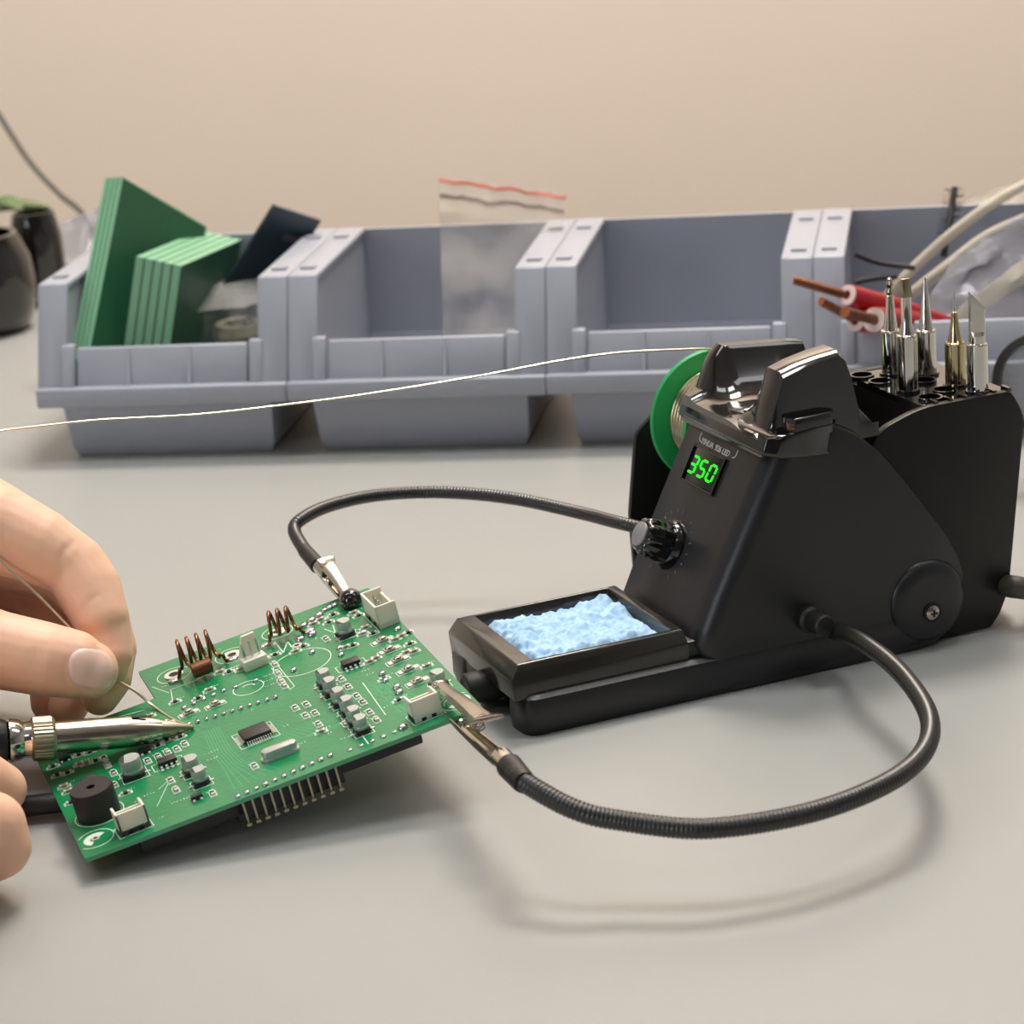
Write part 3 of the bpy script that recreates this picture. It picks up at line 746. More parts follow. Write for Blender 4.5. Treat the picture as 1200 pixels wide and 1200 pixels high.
# loose solder line running left
st_ = spM @ Vector((.003, Rs-.0055, .012))
dS = depth_of(st_)
print('depth spool', dS)
wp = [st_]+[PD(x, y, dS-.0006*(845-x)/8) for x, y in ((838, 411), (790, 410), (720, 414), (650, 424), (560, 441), (430, 462), (330, 475), (230, 486), (120, 492), (60, 498), (0, 505), (-80, 515))]+[Vector((-.30, .80, .05)), Vector((-.42, .82, .004))]
tag(MB().tube(spline(wp, 6), .00034, 8).build('solder_wire', 'wire'), 'long solder strand running from the green spool to the left edge', 'solder wire')

# flexible arms
def arm(path, r, name='flexible_arm'):
    pts = spline(path, 40)
    # resample evenly and add fine ribs
    L_ = [0]
    for a, c in zip(pts, pts[1:]): L_.append(L_[-1]+(c-a).length)
    tot = L_[-1]; step = .00028; out = []; rr = []; i = 0; k = 0
    s = 0
    while s < tot:
        while L_[i+1] < s and i < len(L_)-2: i += 1
        t = (s-L_[i])/(L_[i+1]-L_[i]); out.append(pts[i].lerp(pts[i+1], t)); rr.append(r*(1+.045*(1 if k % 4 < 2 else -.6))); s += step; k += 1
    out.append(pts[-1]); rr.append(r)
    b = MB(); b.tube([SMi @ p for p in out], rr, 14)
    return b.build(name, 'arm', ST, ang=80)
def clip(E, Tp, parent, size, label, upv=Vector((0, 0, 1)), ball=False, drop=.0016):
    """alligator clip from sleeve point E to jaw tip Tp (world)"""
    d = Tp-E; L_ = d.length; M = SMi @ frame(E, d, upv)
    s = size
    MB().lathe([(s*.60, -.0115), (s*.66, -.010), (s*.72, -.001), (s*.74, .0006), (s*.6, .0008)], 24, M @ Matrix.Rotation(pi/2, 4, 'Y')).build('clip_sleeve', 'rubber', parent)
    g = MB(); g.lathe([(s*.60, .0), (s*.60, .0075), (s*.5, .0078)], 20, M @ Matrix.Rotation(pi/2, 4, 'Y')); root = g.build('clip_barrel', 'chrome', parent)
    tag(root, label, None)
    # jaws: channel sections, narrowing to the tip
    def jaw(sgn, x0, x1, w0, w1, h0, h1, zoff0, zoff1, nm):
        rings = []; n = 9
        for k in range(n):
            t = k/(n-1); x = x0+(x1-x0)*t; w = w0+(w1-w0)*t**.8; h = h0+(h1-h0)*t
            bulge = sin(pi*min(1, t*1.25))*.15*h0; zc = zoff0+(zoff1-zoff0)*t
            th = .00045
            o = [(x, -w, zc), (x, -w*.85, zc+sgn*(h+bulge)*.8), (x, 0, zc+sgn*(h+bulge)), (x, w*.85, zc+sgn*(h+bulge)*.8), (x, w, zc), (x, w-th, zc), (x, (w-th)*.82, zc+sgn*((h+bulge)*.8-th)), (x, 0, zc+sgn*(h+bulge-th)), (x, -(w-th)*.82, zc+sgn*((h+bulge)*.8-th)), (x, -w+th, zc)]
            rings.append(o)
        q = MB(); q.loft(rings, True, 0, M)
        for k in range(6):
            x = x1-(.0012+k*.0013)
            for sy in (-1, 1):
                q.add([(x, sy*w1*.9, zoff1-.0002*sgn), (x+.0010, sy*w1*.9, zoff1-.0002*sgn), (x+.0005, sy*w1*.9, zoff1-.0012*sgn), (x+.0005, sy*w1*.5, zoff1)], [(0, 1, 2), (0, 2, 3), (1, 3, 2), (0, 3, 1)], 0, M)
        return q.build(nm, 'steel', parent, ang=50)
    jaw(-1, .008, L_-.0005, s*.55, s*.32, s*.62, s*.30, .0002, -drop, 'lower_jaw')
    jaw(1, L_*.36, L_, s*.62, s*.34, s*.55, s*.34, s*.9, .0008, 'upper_jaw')
    # thumb lever flare, pivot, spring
    q = MB(); q.loft([[(L_*.36, -s*.62, s*.9), (L_*.36, s*.62, s*.9), (L_*.36, s*.55, s*1.35), (L_*.36, -s*.55, s*1.35)], [(L_*.26, -s*.9, s*1.5), (L_*.26, s*.9, s*1.5), (L_*.26, s*.85, s*1.72), (L_*.26, -s*.85, s*1.72)]], True, 0, M); q.build('thumb_lever', 'steel', parent, bevel=.0002)
    q = MB(); q.lathe([(.0009, -s*.75), (.0013, -s*.72), (.0013, s*.72), (.0009, s*.75)], 14, M @ Matrix.Translation((L_*.52, 0, s*.25)) @ Matrix.Rotation(pi/2, 4, 'X')); q.build('pivot', 'chrome', parent)
    q = MB(); pts = [M @ Vector((L_*.40+.0006*k*.5, s*.35*cos(k*1.2), s*.42+s*.35*sin(k*1.2))) for k in range(22)]; q.tube(pts, .00028, 6); q.build('spring', 'steel', parent)
    if ball:
        b2 = MB(); b2.ball(M @ Vector((L_+.0002, 0, .0010)), s*1.0, 16); b2.build('tip_boot', 'gloss_black', parent, ang=80)
    else:
        b2 = MB(); b2.ball(M @ Vector((L_+.0010, 0, .0008)), s*.5, 12, 0, (1, .8, .7)); b2.build('tip_boot', 'chrome', parent, ang=80)

# ------------------------------------------------------------------ main circuit board
BA, BB_, BC = radians(1.21), radians(-10.256), radians(18.6)
BMt = mathutils.Euler((BA, BB_, BC), 'XYZ').to_matrix().to_4x4(); BMt = mathutils.Euler((BA, BB_, BC), 'XYZ').to_matrix().to_4x4(); BMt.translation = CP+(Vector((-.1162, .6046, .0124))-CP)*1.02
BMi = BMt.inverted(); bn = BMt.to_3x3() @ Vector((0, 0, 1))
def BP(x, y, h=0.0): return BMi @ onplane(x, y, BMt @ Vector((0, 0, h)), bn)
BWd, BHt = .1142, .1063
PCB = empty('circuit_board', BMt, 'large green populated circuit board held by the two clips', 'circuit board')
n1 = BP(162, 787); n2 = BP(177, 822); n3 = BP(145, 830); n4 = BP(24, 856)
print('notch', n1, n2, n3, n4)
yk = (n2.y+n3.y)/2
out = rnd([(0, 0), (BWd, 0), (BWd, BHt), (n1.x, BHt), (n1.x, yk), (0, yk)], [.0003, .0015, .0008, .0003, .0003, .0003], 3)
b = MB(); b.prism(out, -.0013, 0, XY)
pcbo = b.build('board', ['pcb', 'pcb_edge'], PCB)
for p in pcbo.data.polygons:
    if abs(p.normal.z) < .5: p.material_index = 1
silk = MB(); TH = .00005
def line(p, q, w=.00018):
    w *= 1.35
    p = Vector((p[0], p[1])); q = Vector((q[0], q[1])); d = (q-p)
    if d.length < 1e-6: return
    for e in (p, q):
        if not (.0004 < e.x < BWd-.0004 and .0004 < e.y < BHt-.0004) or (e.x < n1.x+.0004 and e.y > yk-.0004): return
    n = Vector((-d.y, d.x)).normalized()*w/2
    silk.prism([tuple(p+n), tuple(q+n), tuple(q-n), tuple(p-n)], .00001, TH, XY)
def pline(pts, w=.00018, close=False):
    pts = [BP(*p) for p in pts]
    for a, c in zip(pts, pts[1:]+([pts[0]] if close else [])): line(a, c, w)
def circ(c, r, w=.0002, a0=0, a1=2*pi, n=40, sq=1.0):
    pts = [(c[0]+r*cos(a0+(a1-a0)*k/n), c[1]+r*sq*sin(a0+(a1-a0)*k/n)) for k in range(n+1)]
    for a, e in zip(pts, pts[1:]): line(a, e, w)
def rectl(c, w, h, ang=0, lw=.00016):
    pts = [Vector((c[0], c[1]))+Matrix.Rotation(ang, 2) @ Vector((sx*w/2, sy*h/2)) for sx, sy in ((-1, -1), (1, -1), (1, 1), (-1, 1))]
    for a, e in zip(pts, pts[1:]+pts[:1]): line(a, e, lw)
def scribble(c, n, ang=0, s=.0009):
    """unreadable tiny legend: short strokes"""
    for k in range(n):
        for _ in range(2):
            o = Vector((k*s, 0)); a_ = Vector((random.uniform(0, s*.6), random.uniform(0, s))); e_ = Vector((random.uniform(0, s*.6), random.uniform(0, s)))
            R2 = Matrix.Rotation(ang, 2); line(Vector(c[:2])+R2 @ (o+a_), Vector(c[:2])+R2 @ (o+e_), .00012)
# shared small parts
def proto_mesh(b, mats, bevel=0):
    o = b.build('p', mats, None, bevel=bevel); me = o.data; bpy.data.objects.remove(o); return me
def place(me, name, p, rz=0, z=0):
    o = bpy.data.objects.new(name, me); COL.objects.link(o); o.parent = PCB; o.location = (p[0], p[1], z); o.rotation_euler = (0, 0, rz)
    if name.startswith('chip_') or name == 'transistor': o.scale = (1.18, 1.18, 1.18)
    return o
b = MB(); b.box((0, 0, .0003), (.0010, .0009, .0005), mi=0); b.box((-.0008, 0, .0003), (.0006, .0010, .0006), mi=1); b.box((.0008, 0, .0003), (.0006, .0010, .0006), mi=1); b.box((-.0011, 0, .00005), (.0008, .0012, .0001), mi=1); b.box((.0011, 0, .00005), (.0008, .0012, .0001), mi=1)
ME_res = proto_mesh(b, ['chip', 'pad']); 
b = MB(); b.box((0, 0, .00035), (.0010, .0009, .0006), mi=0); b.box((-.0008, 0, .00035), (.0006, .0010, .0007), mi=1); b.box((.0008, 0, .00035), (.0006, .0010, .0007), mi=1); b.box((-.0011, 0, .00005), (.0008, .0012, .0001), mi=1); b.box((.0011, 0, .00005), (.0008, .0012, .0001), mi=1)
ME_cap = proto_mesh(b, ['tan', 'pad'])
b = MB(); b.box((0, 0, .0006), (.0028, .0014, .0010), mi=0)
for x, y in ((-.0009, -.0011), (.0009, -.0011), (0, .0011)): b.box((x, y, .0002), (.0006, .0010, .0004), mi=1)
ME_sot = proto_mesh(b, ['chip', 'pad'])
def smd(x, y, ang=0, kind='r', box=True):
    p = BP(x, y, .0003)
    place({'r': ME_res, 'c': ME_cap, 's': ME_sot}[kind], {'r': 'chip_resistor', 'c': 'chip_capacitor', 's': 'transistor'}[kind], p, ang)
    if box and kind != 's': rectl(p, .0038, .0018, ang)
    if random.random() < .7: scribble((p.x+.0022*cos(ang+.6), p.y+.0022*sin(ang+.6)), 2)
PH = pi/2
# electrolytic capacitors
def ecap(x, y, r, h, rot=0):
    p = BP(x, y, h)
    g = empty_part('capacitor', p)
    o = MB().lathe([(r*.96, .0012), (r, .0016), (r, .0021), (r*.93, .0024), (r, .0028), (r, h-.0003), (r*.95, h), (.0001, h)], 32).build('capacitor', 'canbody', PCB)
    o.location = (p.x, p.y, 0); o.rotation_euler = (0, 0, rot)
    sq = r*1.05
    k = MB().prism([(-sq, -sq), (sq*.6, -sq), (sq, -sq*.6), (sq, sq*.6), (sq*.6, sq), (-sq, sq)], 0, .0013, XY).build('capacitor_base', 'chip', o)
    seg = [(r*.955*cos(a), r*.955*sin(a)) for a in [radians(120+120*k_/10) for k_ in range(11)]]
    MB().prism(seg, h, h+.00005, XY).build('polarity_mark', 'chip', o)
    b = MB(); b.box((-sq-.0006, 0, .0001), (.0016, .0008, .0002)); b.box((sq+.0006, 0, .0001), (.0016, .0008, .0002)); b.build('terminals', 'pad', o)
    rectl((p.x, p.y), sq*2+.0012, sq*2+.0012)
def empty_part(*a): return None
for (x, y) in ((377, 786), (384, 796), (394, 808), (404, 818), (412, 830), (420, 840)): ecap(x, y, .0021, .0047, 0)
ecap(401, 727, .0023, .0050, .3); ecap(511, 787, .0022, .0045, .2)
ecap(151, 888, .0030, .0056, -.2); ecap(221, 888, .0024, .0046); ecap(231, 901, .0021, .0046)
# buzzer
p = BP(106, 922, .0085)
bz = MB().lathe([(.0060, 0), (.0060, .0080), (.0057, .0085), (.0012, .0085), (.0011, .0075), (.0001, .0075)], 48).build('buzzer', 'buzzer', PCB); bz.location = (p.x, p.y, 0)
MB().box((.0005, .0062, .0068), (.0045, .003, .0030)).build('buzzer_lug', 'buzzer', bz, bevel=.0003)
circ(p, .0068)
# white pin connectors
def conn(x, y, w, d, h, rot, pins=2, name='pin_connector'):
    p = BP(x, y, 0); t = .0007
    b = MB(); b.box((0, 0, .0008), (w, d, .0016)); b.box((0, -d/2+t/2, h/2), (w, t, h)); b.box((0, d/2-t/2, h*.5-.0008), (w*.98, t, h-.0016))
    b.box((-w/2+t/2, 0, h/2), (t, d, h)); b.box((w/2-t/2, 0, h/2), (t, d, h))
    o = b.build(name, 'nylon', PCB, bevel=.00012, bseg=1); o.location = (p.x, p.y, 0); o.rotation_euler = (0, 0, rot)
    for k in range(pins):
        MB().box(((k-(pins-1)/2)*(w*.66/max(1, pins-1)), 0, h*.42), (.0006, .0006, h*.84)).build('pin', 'solder', o)
    for sx in (-1, 1):
        MB().box((sx*w*.18, -d/2-.0001, .0006), (.0013, .0004, .0008)).build('key_slot', 'darkhole', o)
    rectl(p, w+.0012, d+.0012, rot)
    return o
conn(157, 970, .0084, .0056, .0066, .05)
conn(499, 838, .0084, .0056, .0066, .05)
# long connector at the back right corner
conn(449, 725, .0142, .0066, .0074, -PH+.02, 5)
# friction lock header in the middle back
p = BP(299, 780); b = MB(); b.box((0, 0, .0016), (.0075, .0052, .0032)); b.prism([(-.0036, .003), (.0036, .003), (.0030, .0096), (-.0012, .0096)], .0016, .0026, XZ)
hd = b.build('lock_header', 'nylon', PCB, bevel=.0002); hd.location = (p.x, p.y, 0); hd.rotation_euler = (0, 0, .1)
for k in (-1, 0, 1): MB().box((k*.0023, -.0003, .0046), (.0006, .0006, .0075)).build('pin', 'solder', hd)
# copper coils
def coil(x0, y0, x1, y1, turns, r, lift, wr=.00056, loosen=0):
    a, c = BP(x0, y0), BP(x1, y1); pts = []
    n = turns*20
    ax = (c-a); nrm = Vector((0, 0, 1)); axn = ax.normalized(); sd = nrm.cross(axn)
    pts.append(a+Vector((-.0020, -.0015, .0002))); pts.append(a+Vector((-.0006, -.0012, .0006)))
    pts.append(a+axn*0+sd*(-r)*.9+nrm*(lift*.55))
    for k in range(n+1):
        t = k/n; th = -.25*pi + 2*pi*turns*t*1.0
        pts.append(a+ax*(.06+.88*t)+sd*(-r*cos(th))+nrm*(lift+r*1.25*sin(th)))
    pts.append(c+sd*(-r)*.9+nrm*(lift*.5)); pts.append(c+Vector((.0006, -.0012, .0006))); pts.append(c+Vector((.0020, -.0012, .0002)))
    b = MB(); b.tube(spline(pts, 2), wr, 10); b.build('copper_coil', 'copper', PCB, ang=80)
    for q, s in ((a+Vector((-.0026, -.0017, 0)), 1), (c+Vector((.0026, -.0012, 0)), 1)):
        b = MB(); b.ball((q.x, q.y, .0002), .0015, 12, 0, (1.3, 1, .55)); b.build('solder_joint', 'solder', PCB, ang=80)
coil(212, 793, 262, 775, 4, .0036, .0066)
coil(318, 752, 352, 742, 3, .0030, .0056)
b = MB(); q = BP(238, 788, .002); b.lathe([(.0020, -.0031), (.0023, -.0029), (.0023, .0029), (.0020, .0031)], 20, Matrix.Translation((q.x, q.y, .0035)) @ Matrix.Rotation(PH, 4, 'Y')); b.build('coil_core', 'ocopper', PCB)
# chips
def soic(x, y, w, d, n, rot, h=.0016, quad=False, name='chip', pitch=None):
    p = BP(x, y, h/2); b = MB(); b.box((0, 0, h/2+.0002), (w, d, h)); o = b.build(name, 'chip', PCB, bevel=.0002); o.location = (p.x, p.y, 0); o.rotation_euler = (0, 0, rot)
    b = MB(); pt = pitch or w*.86/(n-1)
    for k in range(n):
        for s in (-1, 1):
            X = (k-(n-1)/2)*pt
            b.box((X, s*(d/2+.0003), .0007), (pt*.45, .0007, .0002)); b.box((X, s*(d/2+.0007), .0004), (pt*.45, .0002, .0007)); b.box((X, s*(d/2+.0012), .0001), (pt*.5, .0011, .0002))
            if quad and abs(X) < d/2-.0004:
                b.box((s*(w/2+.0003), X, .0007), (.0007, pt*.45, .0002)); b.box((s*(w/2+.0011), X, .0001), (.0014, pt*.5, .0002))
    b.build('chip_leads', 'pad', o)
    rectl(p, w+.0036, d+.0036 if quad else d+.001, rot)
    return o
soic(299, 859, .0080, .0070, 11, .02, quad=True)
soic(411, 777, .0052, .0036, 4, .0)
soic(196, 892, .0052, .0036, 4, .0)
# crystal can
p = BP(328, 881, .001); stp = lambda L_, R_, n=10: [(L_/2+R_*cos(a), R_*sin(a)) for a in [-PH+pi*k/n for k in range(n+1)]]+[(-L_/2+R_*cos(a), R_*sin(a)) for a in [PH+pi*k/n for k in range(n+1)]]
cr = MB().prism(stp(.0066, .0018), .0006, .0030, XY).build('crystal_can', 'silver', PCB, bevel=.0005); cr.location = (p.x, p.y, 0); cr.rotation_euler = (0, 0, .0)
MB().prism(stp(.0068, .0022), .0, .0007, XY).build('can_flange', 'silver', cr)
# flat dome buttons / rectifier like parts
def dome(x, y, s=1.0):
    p = BP(x, y, .0004); b = MB(); b.box((-.0024*s, 0, .0002), (.0022*s, .0026*s, .0004), mi=0); b.box((.0024*s, 0, .0002), (.0022*s, .0026*s, .0004), mi=0); b.box((0, 0, .0005), (.0038*s, .0026*s, .0008), mi=1)
    b.lathe([(.0014*s, .0009), (.0012*s, .0015), (.0005*s, .0017)], 18, None, 2)
    o = b.build('tact_switch', ['pad', 'beige', 'steel'], PCB, bevel=.0001, bseg=1); o.location = (p.x, p.y, 0); o.rotation_euler = (0, 0, .05)
    rectl(p, .0078*s, .0034*s, .05)
for x, y in ((448, 750), (456, 761), (466, 773), (478, 784), (489, 798)): dome(x, y, .9)
for x, y in ((221, 835), (252, 825), (194, 848)): dome(x, y, .8)
# mounting rings
def ring(x, y, r0, r1, r2=None, mt='pad'):
    p = BP(x, y); o = MB().lathe([(r0, .0), (r0, .0003), (r1, .0003), (r1, .0), (r0, 0)], 36, cap=False).build('ring_pad', mt, PCB); o.location = (p.x, p.y, 0)
    MB().lathe([(r0, .0001), (.0001, .0001)], 24, cap=False).build('pad_hole', 'darkhole', o)
    if r2: circ(p, r2)
ring(204, 791, .0016, .0030, .0052); ring(272, 768, .0014, .0030, .0052); ring(325, 741, .0014, .0028, .0048); ring(348, 757, .0008, .0016)
p = BP(112, 983); circ(p, .0050); circ(p, .0024, .0014, .5, 4.2); ring(112, 983, .0006, .0012)
p = BP(536, 822); circ(p, .0050); circ(p, .0030, .0012, 3.6, 6.8); circ(p, .0038, .0002, 0, pi)
p = BP(354, 776); circ(p, .0088, .00022)
p = BP(291, 806); circ(p, .0046, .0002); circ(p, .0022, .0003, .2, 2.2)
# solder bumps
bump = MB()
def bumps(x0, y0, x1, y1, n, r=.0009, z=.6):
    for k in range(n):
        t = k/max(1, n-1); q = BP(x0+(x1-x0)*t, y0+(y1-y0)*t); bump.ball((q.x, q.y, .0001), r*random.uniform(.85, 1.15), 8, 0, (1, 1, z*1.4))
bumps(279, 934, 387, 886, 11); bumps(222, 850, 323, 818, 11, .0008, .8); bumps(410, 879, 462, 858, 5, .0009, .3); bumps(216, 830, 262, 810, 5, .0009)
bumps(356, 734, 374, 722, 3, .0014); bumps(352, 750, 366, 744, 2, .0016); bumps(466, 738, 426, 742, 2, .0013); bumps(448, 790, 452, 798, 2, .0011); bumps(465, 806, 468, 812, 2, .0014); bumps(276, 806, 300, 798, 2, .0008); bumps(400, 768, 398, 760, 2, .001); bumps(472, 853, 474, 852, 1, .0016); bumps(380, 716, 392, 710, 3, .0011); bumps(344, 786, 366, 765, 2, .0013)
tag(bump.build('solder_bumps', 'solder', PCB, ang=80), None, None, kind='stuff')
# chip resistors, capacitors, transistors read off the photograph
A0 = -.02
for x, y, a, k in [(62, 898, A0, 'r'), (67, 908, A0, 'r'), (79, 905, A0, 'r'), (92, 884, A0, 'r'), (105, 881, A0, 'r'), (93, 895, A0, 'c'), (101, 894, A0, 'c'), (112, 891, A0, 'r'), (122, 888, PH, 'r'), (126, 896, PH, 'c'), (133, 905, PH, 'r'), (134, 919, PH, 'r'), (147, 929, A0, 'r'), (75, 921, A0, 'c'), (80, 927, A0, 'c'), (83, 940, A0, 'r'),
        (173, 891, PH, 'r'), (185, 886, PH, 'r'), (196, 881, PH, 'c'), (207, 877, PH, 'r'), (216, 871, PH, 'r'), (185, 873, A0, 'r'), (195, 867, A0, 'r'), (211, 863, A0, 'r'), (200, 914, PH, 'r'), (206, 925, PH, 'c'), (249, 929, PH, 'r'), (231, 935, A0, 's'), (76, 890, A0, 's'), (170, 881, A0, 's'), (150, 845, A0, 'r'), (175, 839, A0, 'c'), (118, 856, A0, 'r'),
        (298, 897, PH, 'r'), (346, 829, PH, 'r'), (359, 825, PH, 'r'), (358, 838, PH, 'r'), (369, 835, PH, 'r'), (373, 848, PH, 'r'), (376, 857, A0, 'c'), (400, 795, PH, 'r'), (408, 804, PH, 'r'), (418, 815, PH, 'r'), (425, 822, PH, 'r'), (433, 834, PH, 'r'), (441, 843, PH, 'c'), (433, 775, A0, 'c'), (440, 771, A0, 'c'), (450, 795, A0, 'r'), (467, 820, A0, 'r'),
        (322, 778, PH, 'c'), (268, 787, A0, 'r'), (282, 784, A0, 'c'), (258, 787, A0, 'c'), (308, 771, A0, 'r'), (315, 756, A0, 'c'), (322, 767, A0, 'r'), (346, 763, A0, 'c'), (355, 757, A0, 'r'), (382, 748, PH, 'r'), (405, 758, A0, 'c'), (413, 756, A0, 'r'), (375, 726, A0, 'c'), (367, 731, A0, 'c'), (390, 720, A0, 'r'), (385, 729, A0, 'r'), (420, 721, A0, 'r'), (414, 718, A0, 'c'), (428, 735, A0, 'c'), (425, 742, A0, 'c'), (437, 742, A0, 'r'),
        (470, 745, A0, 'c'), (480, 754, A0, 'r'), (476, 764, A0, 'c'), (485, 763, A0, 'c'), (329, 797, PH, 'c'), (325, 788, PH, 'c'), (333, 803, PH, 'c'), (478, 741, A0, 'r'), (463, 749, A0, 'c'), (500, 780, A0, 'c'), (405, 848, PH, 'c'), (245, 808, A0, 'c'), (232, 818, A0, 'r'), (205, 822, A0, 'r'), (180, 855, A0, 'c')]:
    smd(x, y, a, k)
for x, y, n_ in ((158, 941, 3), (168, 934, 4), (186, 960, 2), (200, 943, 9), (240, 885, 5), (243, 892, 4), (470, 728, 4), (497, 752, 5), (495, 745, 4), (310, 806, 5), (309, 800, 5), (309, 794, 4), (424, 788, 3), (380, 862, 3), (400, 867, 4), (350, 873, 3), (333, 852, 2), (190, 806, 3), (340, 711, 3), (250, 764, 3), (226, 822, 3), (262, 836, 3), (430, 792, 3), (510, 815, 3), (450, 830, 3), (130, 955, 2), (120, 1000, 2)):
    scribble(BP(x, y), n_)
pline([(203, 825), (200, 808), (330, 762)]); pline([(178, 805), (198, 812)]); pline([(322, 752), (332, 765), (337, 752), (347, 765), (352, 753)], .0003); pline([(380, 737), (393, 742), (390, 732)], .0002)
pline([(372, 790), (432, 872)], .0002); pline([(425, 800), (452, 838)], .0002); pline([(318, 783), (340, 808), (345, 804), (324, 778)], .00016)
pline([(186, 925), (200, 912), (184, 945)], .00012); pline([(140, 840), (170, 832)], .0002)
# silvery oblong pads of the switches and drill marks are in the parts; faint copper traces
tag(silk.build('silkscreen_print', 'silk', PCB, smooth=False), None, None, kind='stuff')
MT['trace'] = mat('mask_over_trace', (40, 152, 100), .3, coat=.2)
tr_ = MB()
def trace(pts, w=.0003):
    pts = [BP(*p) for p in pts]
    for a, c in zip(pts, pts[1:]):
        p = Vector((a.x, a.y)); q = Vector((c.x, c.y)); d = q-p; n = Vector((-d.y, d.x)).normalized()*w/2
        tr_.prism([tuple(p+n), tuple(q+n), tuple(q-n), tuple(p-n)], 0, .00002, XY)
for k in range(7):
    trace([(238+k*3, 858-k), (250+k*3.4, 885-k*1.2), (262+k*4, 900-k*1.3), (275+k*9, 925-k*4)])
for k in range(5): trace([(330+k*5, 860-k*2), (345+k*8, 868-k*3), (420+k*6, 846-k*4)]); trace([(430+k*2, 800+k*6), (480, 822+k*2), (500+k*3, 850-k)])
for k in range(6): trace([(440+k*4, 805-k*2), (455+k*5, 822-k*2), (470+k*5, 835-k*3)])
tag(tr_.build('copper_traces', 'trace', PCB, smooth=False), None, None, kind='stuff')
# header pins hanging under the front edge, with black strips below
y0p = .0026
xs0, xs1 = BP(283, 934).x, BP(390, 890).x
b = MB(); b.box((0, 0, -.0050), (.00062, .00062, .0084)); b.box((0, 0, -.0092), (.0014, .0011, .0010))
mp = proto_mesh(b, ['nut'], .0001)
for k in range(11): place(mp, 'header_pin', (xs0+(xs1-xs0)*k/10, y0p, 0))
MB().box(((xs0+xs1)/2, .0090, -.0052), (xs1-xs0+.004, .0100, .0070)).build('pin_strip', 'chip', PCB, bevel=.0003)
MB().box((xs1+.0110, .0095, -.0048), (.030, .0090, .0036)).build('rear_strip', 'chip', PCB, bevel=.0006)
MB().box((.0300, .0100, -.0045), (.030, .012, .0050)).build('rear_strip', 'chip', PCB, bevel=.0006)
MB().box((.062, .020, -.0080), (.062, .004, .0040)).build('rear_strip', 'deep_black', PCB, bevel=.0006)

# clips and arms, now that the board plane is known
Tu = BMt @ BP(411, 706, .0012)
Eu = onz(366, 652, Tu.z+.0045)
Eu = onz(372, 662, Tu.z+.005)
print('upper clip z', Tu.z, Eu.z)
ue = Eu-(Tu-Eu).normalized()*.008
Zu = Eu.z
a1 = arm([SM @ Vector((.090, .0545, .030)), SM @ SV(745, 617, .062), onz(680, 601, .036), onz(600, 584, .038), onz(520, 577, .039), onz(445, 580, .040), onz(388, 592, .0405), onz(354, 608, .040), onz(345, 622, Zu+.004), Eu-(Tu-Eu).normalized()*.009, Eu], .0021)
clip(Eu, Tu, a1, .0036, 'chrome clip with a black ball end', ball=True)
Tl = BMt @ BP(516, 808, .0030)
El = onz(598, 899, .0300)
print('lower clip z', Tl.z, El.z)
a2 = arm([SM @ SV(950, 725, .002), SM @ SV(975, 738, -.004), onz(1010, 752, .021), onz(1056, 789, .022), onz(1088, 838, .022), onz(1083, 880, .021), onz(1040, 917, .0205), onz(950, 952, .020), onz(830, 971, .0205), onz(730, 962, .0225), onz(672, 948, .0255), El-(Tl-El).normalized()*.010, El], .0026)
clip(El, Tl, a2, .0047, 'larger chrome clip gripping the right end of the board', ball=False, drop=.0050)
MB().lathe([(.0042, 0), (.0042, .004), (.0034, .005), (.0034, .012), (.0029, .0125)], 24, SMi @ frame_z(SM @ SV(944, 723, .0012), (onz(1010, 752, .021)-SM @ SV(945, 722, .001)))).build('arm_ferrule', 'rubber', ST)
# mains cable from the back
tag(MB().tube(spline([SM @ SV(1160, 681, .02), onz(1190, 688, .014), onz(1225, 690, .008), onz(1300, 680, .004)], 8), .0036, 14).build('power_cable', 'cablegrey'), 'thick dark cable leaving the rear of the station at right', 'cable')

# ------------------------------------------------------------------ soldering iron
TI = BMt @ BP(229, 852, .0006); dT = depth_of(TI)
HI = PD(38, 866, dT-.012)
print('iron', TI, HI)
ax = (TI-HI); LI = ax.length; IM = frame(HI, ax)
IR = empty('soldering_iron', IM, 'soldering iron with steel barrel touching the board, black handle at left', 'soldering iron')
RY = Matrix.Rotation(pi/2, 4, 'Y')
lz = lambda prof, seg=40: MB().lathe(prof, seg, RY)
x5 = LI
lz([(.0047, .004), (.0047, LI*.30), (.0045, LI*.58), (.0037, LI*.72), (.0029, LI*.79), (.0001, LI*.79)]).build('barrel', 'steel', IR)
lz([(.0028, LI*.785), (.0023, LI*.85), (.0008, LI*.96), (.0002, LI-.0004)], 24).build('iron_tip', 'nut', IR)
pr = [(.0055, -.0005), (.0062, .0002), (.0062, .0054), (.0056, .0063), (.0045, .0063)]
b = MB(); rings = []
for r_, h_ in pr:
    rings.append([((r_+(.00012 if k % 2 else -.00006) if .0001 < h_ < .006 else r_)*cos(2*pi*k/72), (r_+(.00012 if k % 2 else -.00006) if .0001 < h_ < .006 else r_)*sin(2*pi*k/72), h_) for k in range(72)])
b.loft(rings, True, 0, RY); b.build('knurled_nut', 'nut', IR, ang=20)
lz([(.0040, -.0075), (.0062, -.0065), (.0060, -.004), (.0050, -.0025), (.0052, -.0008), (.0058, .0)]).build('ferrule', 'chrome', IR)
lz([(.0045, -.13), (.0065, -.12), (.0075, -.08), (.0070, -.04), (.0078, -.02), (.0074, -.011), (.0058, -.0072), (.0036, -.0068)]).build('handle', 'matte_black', IR)
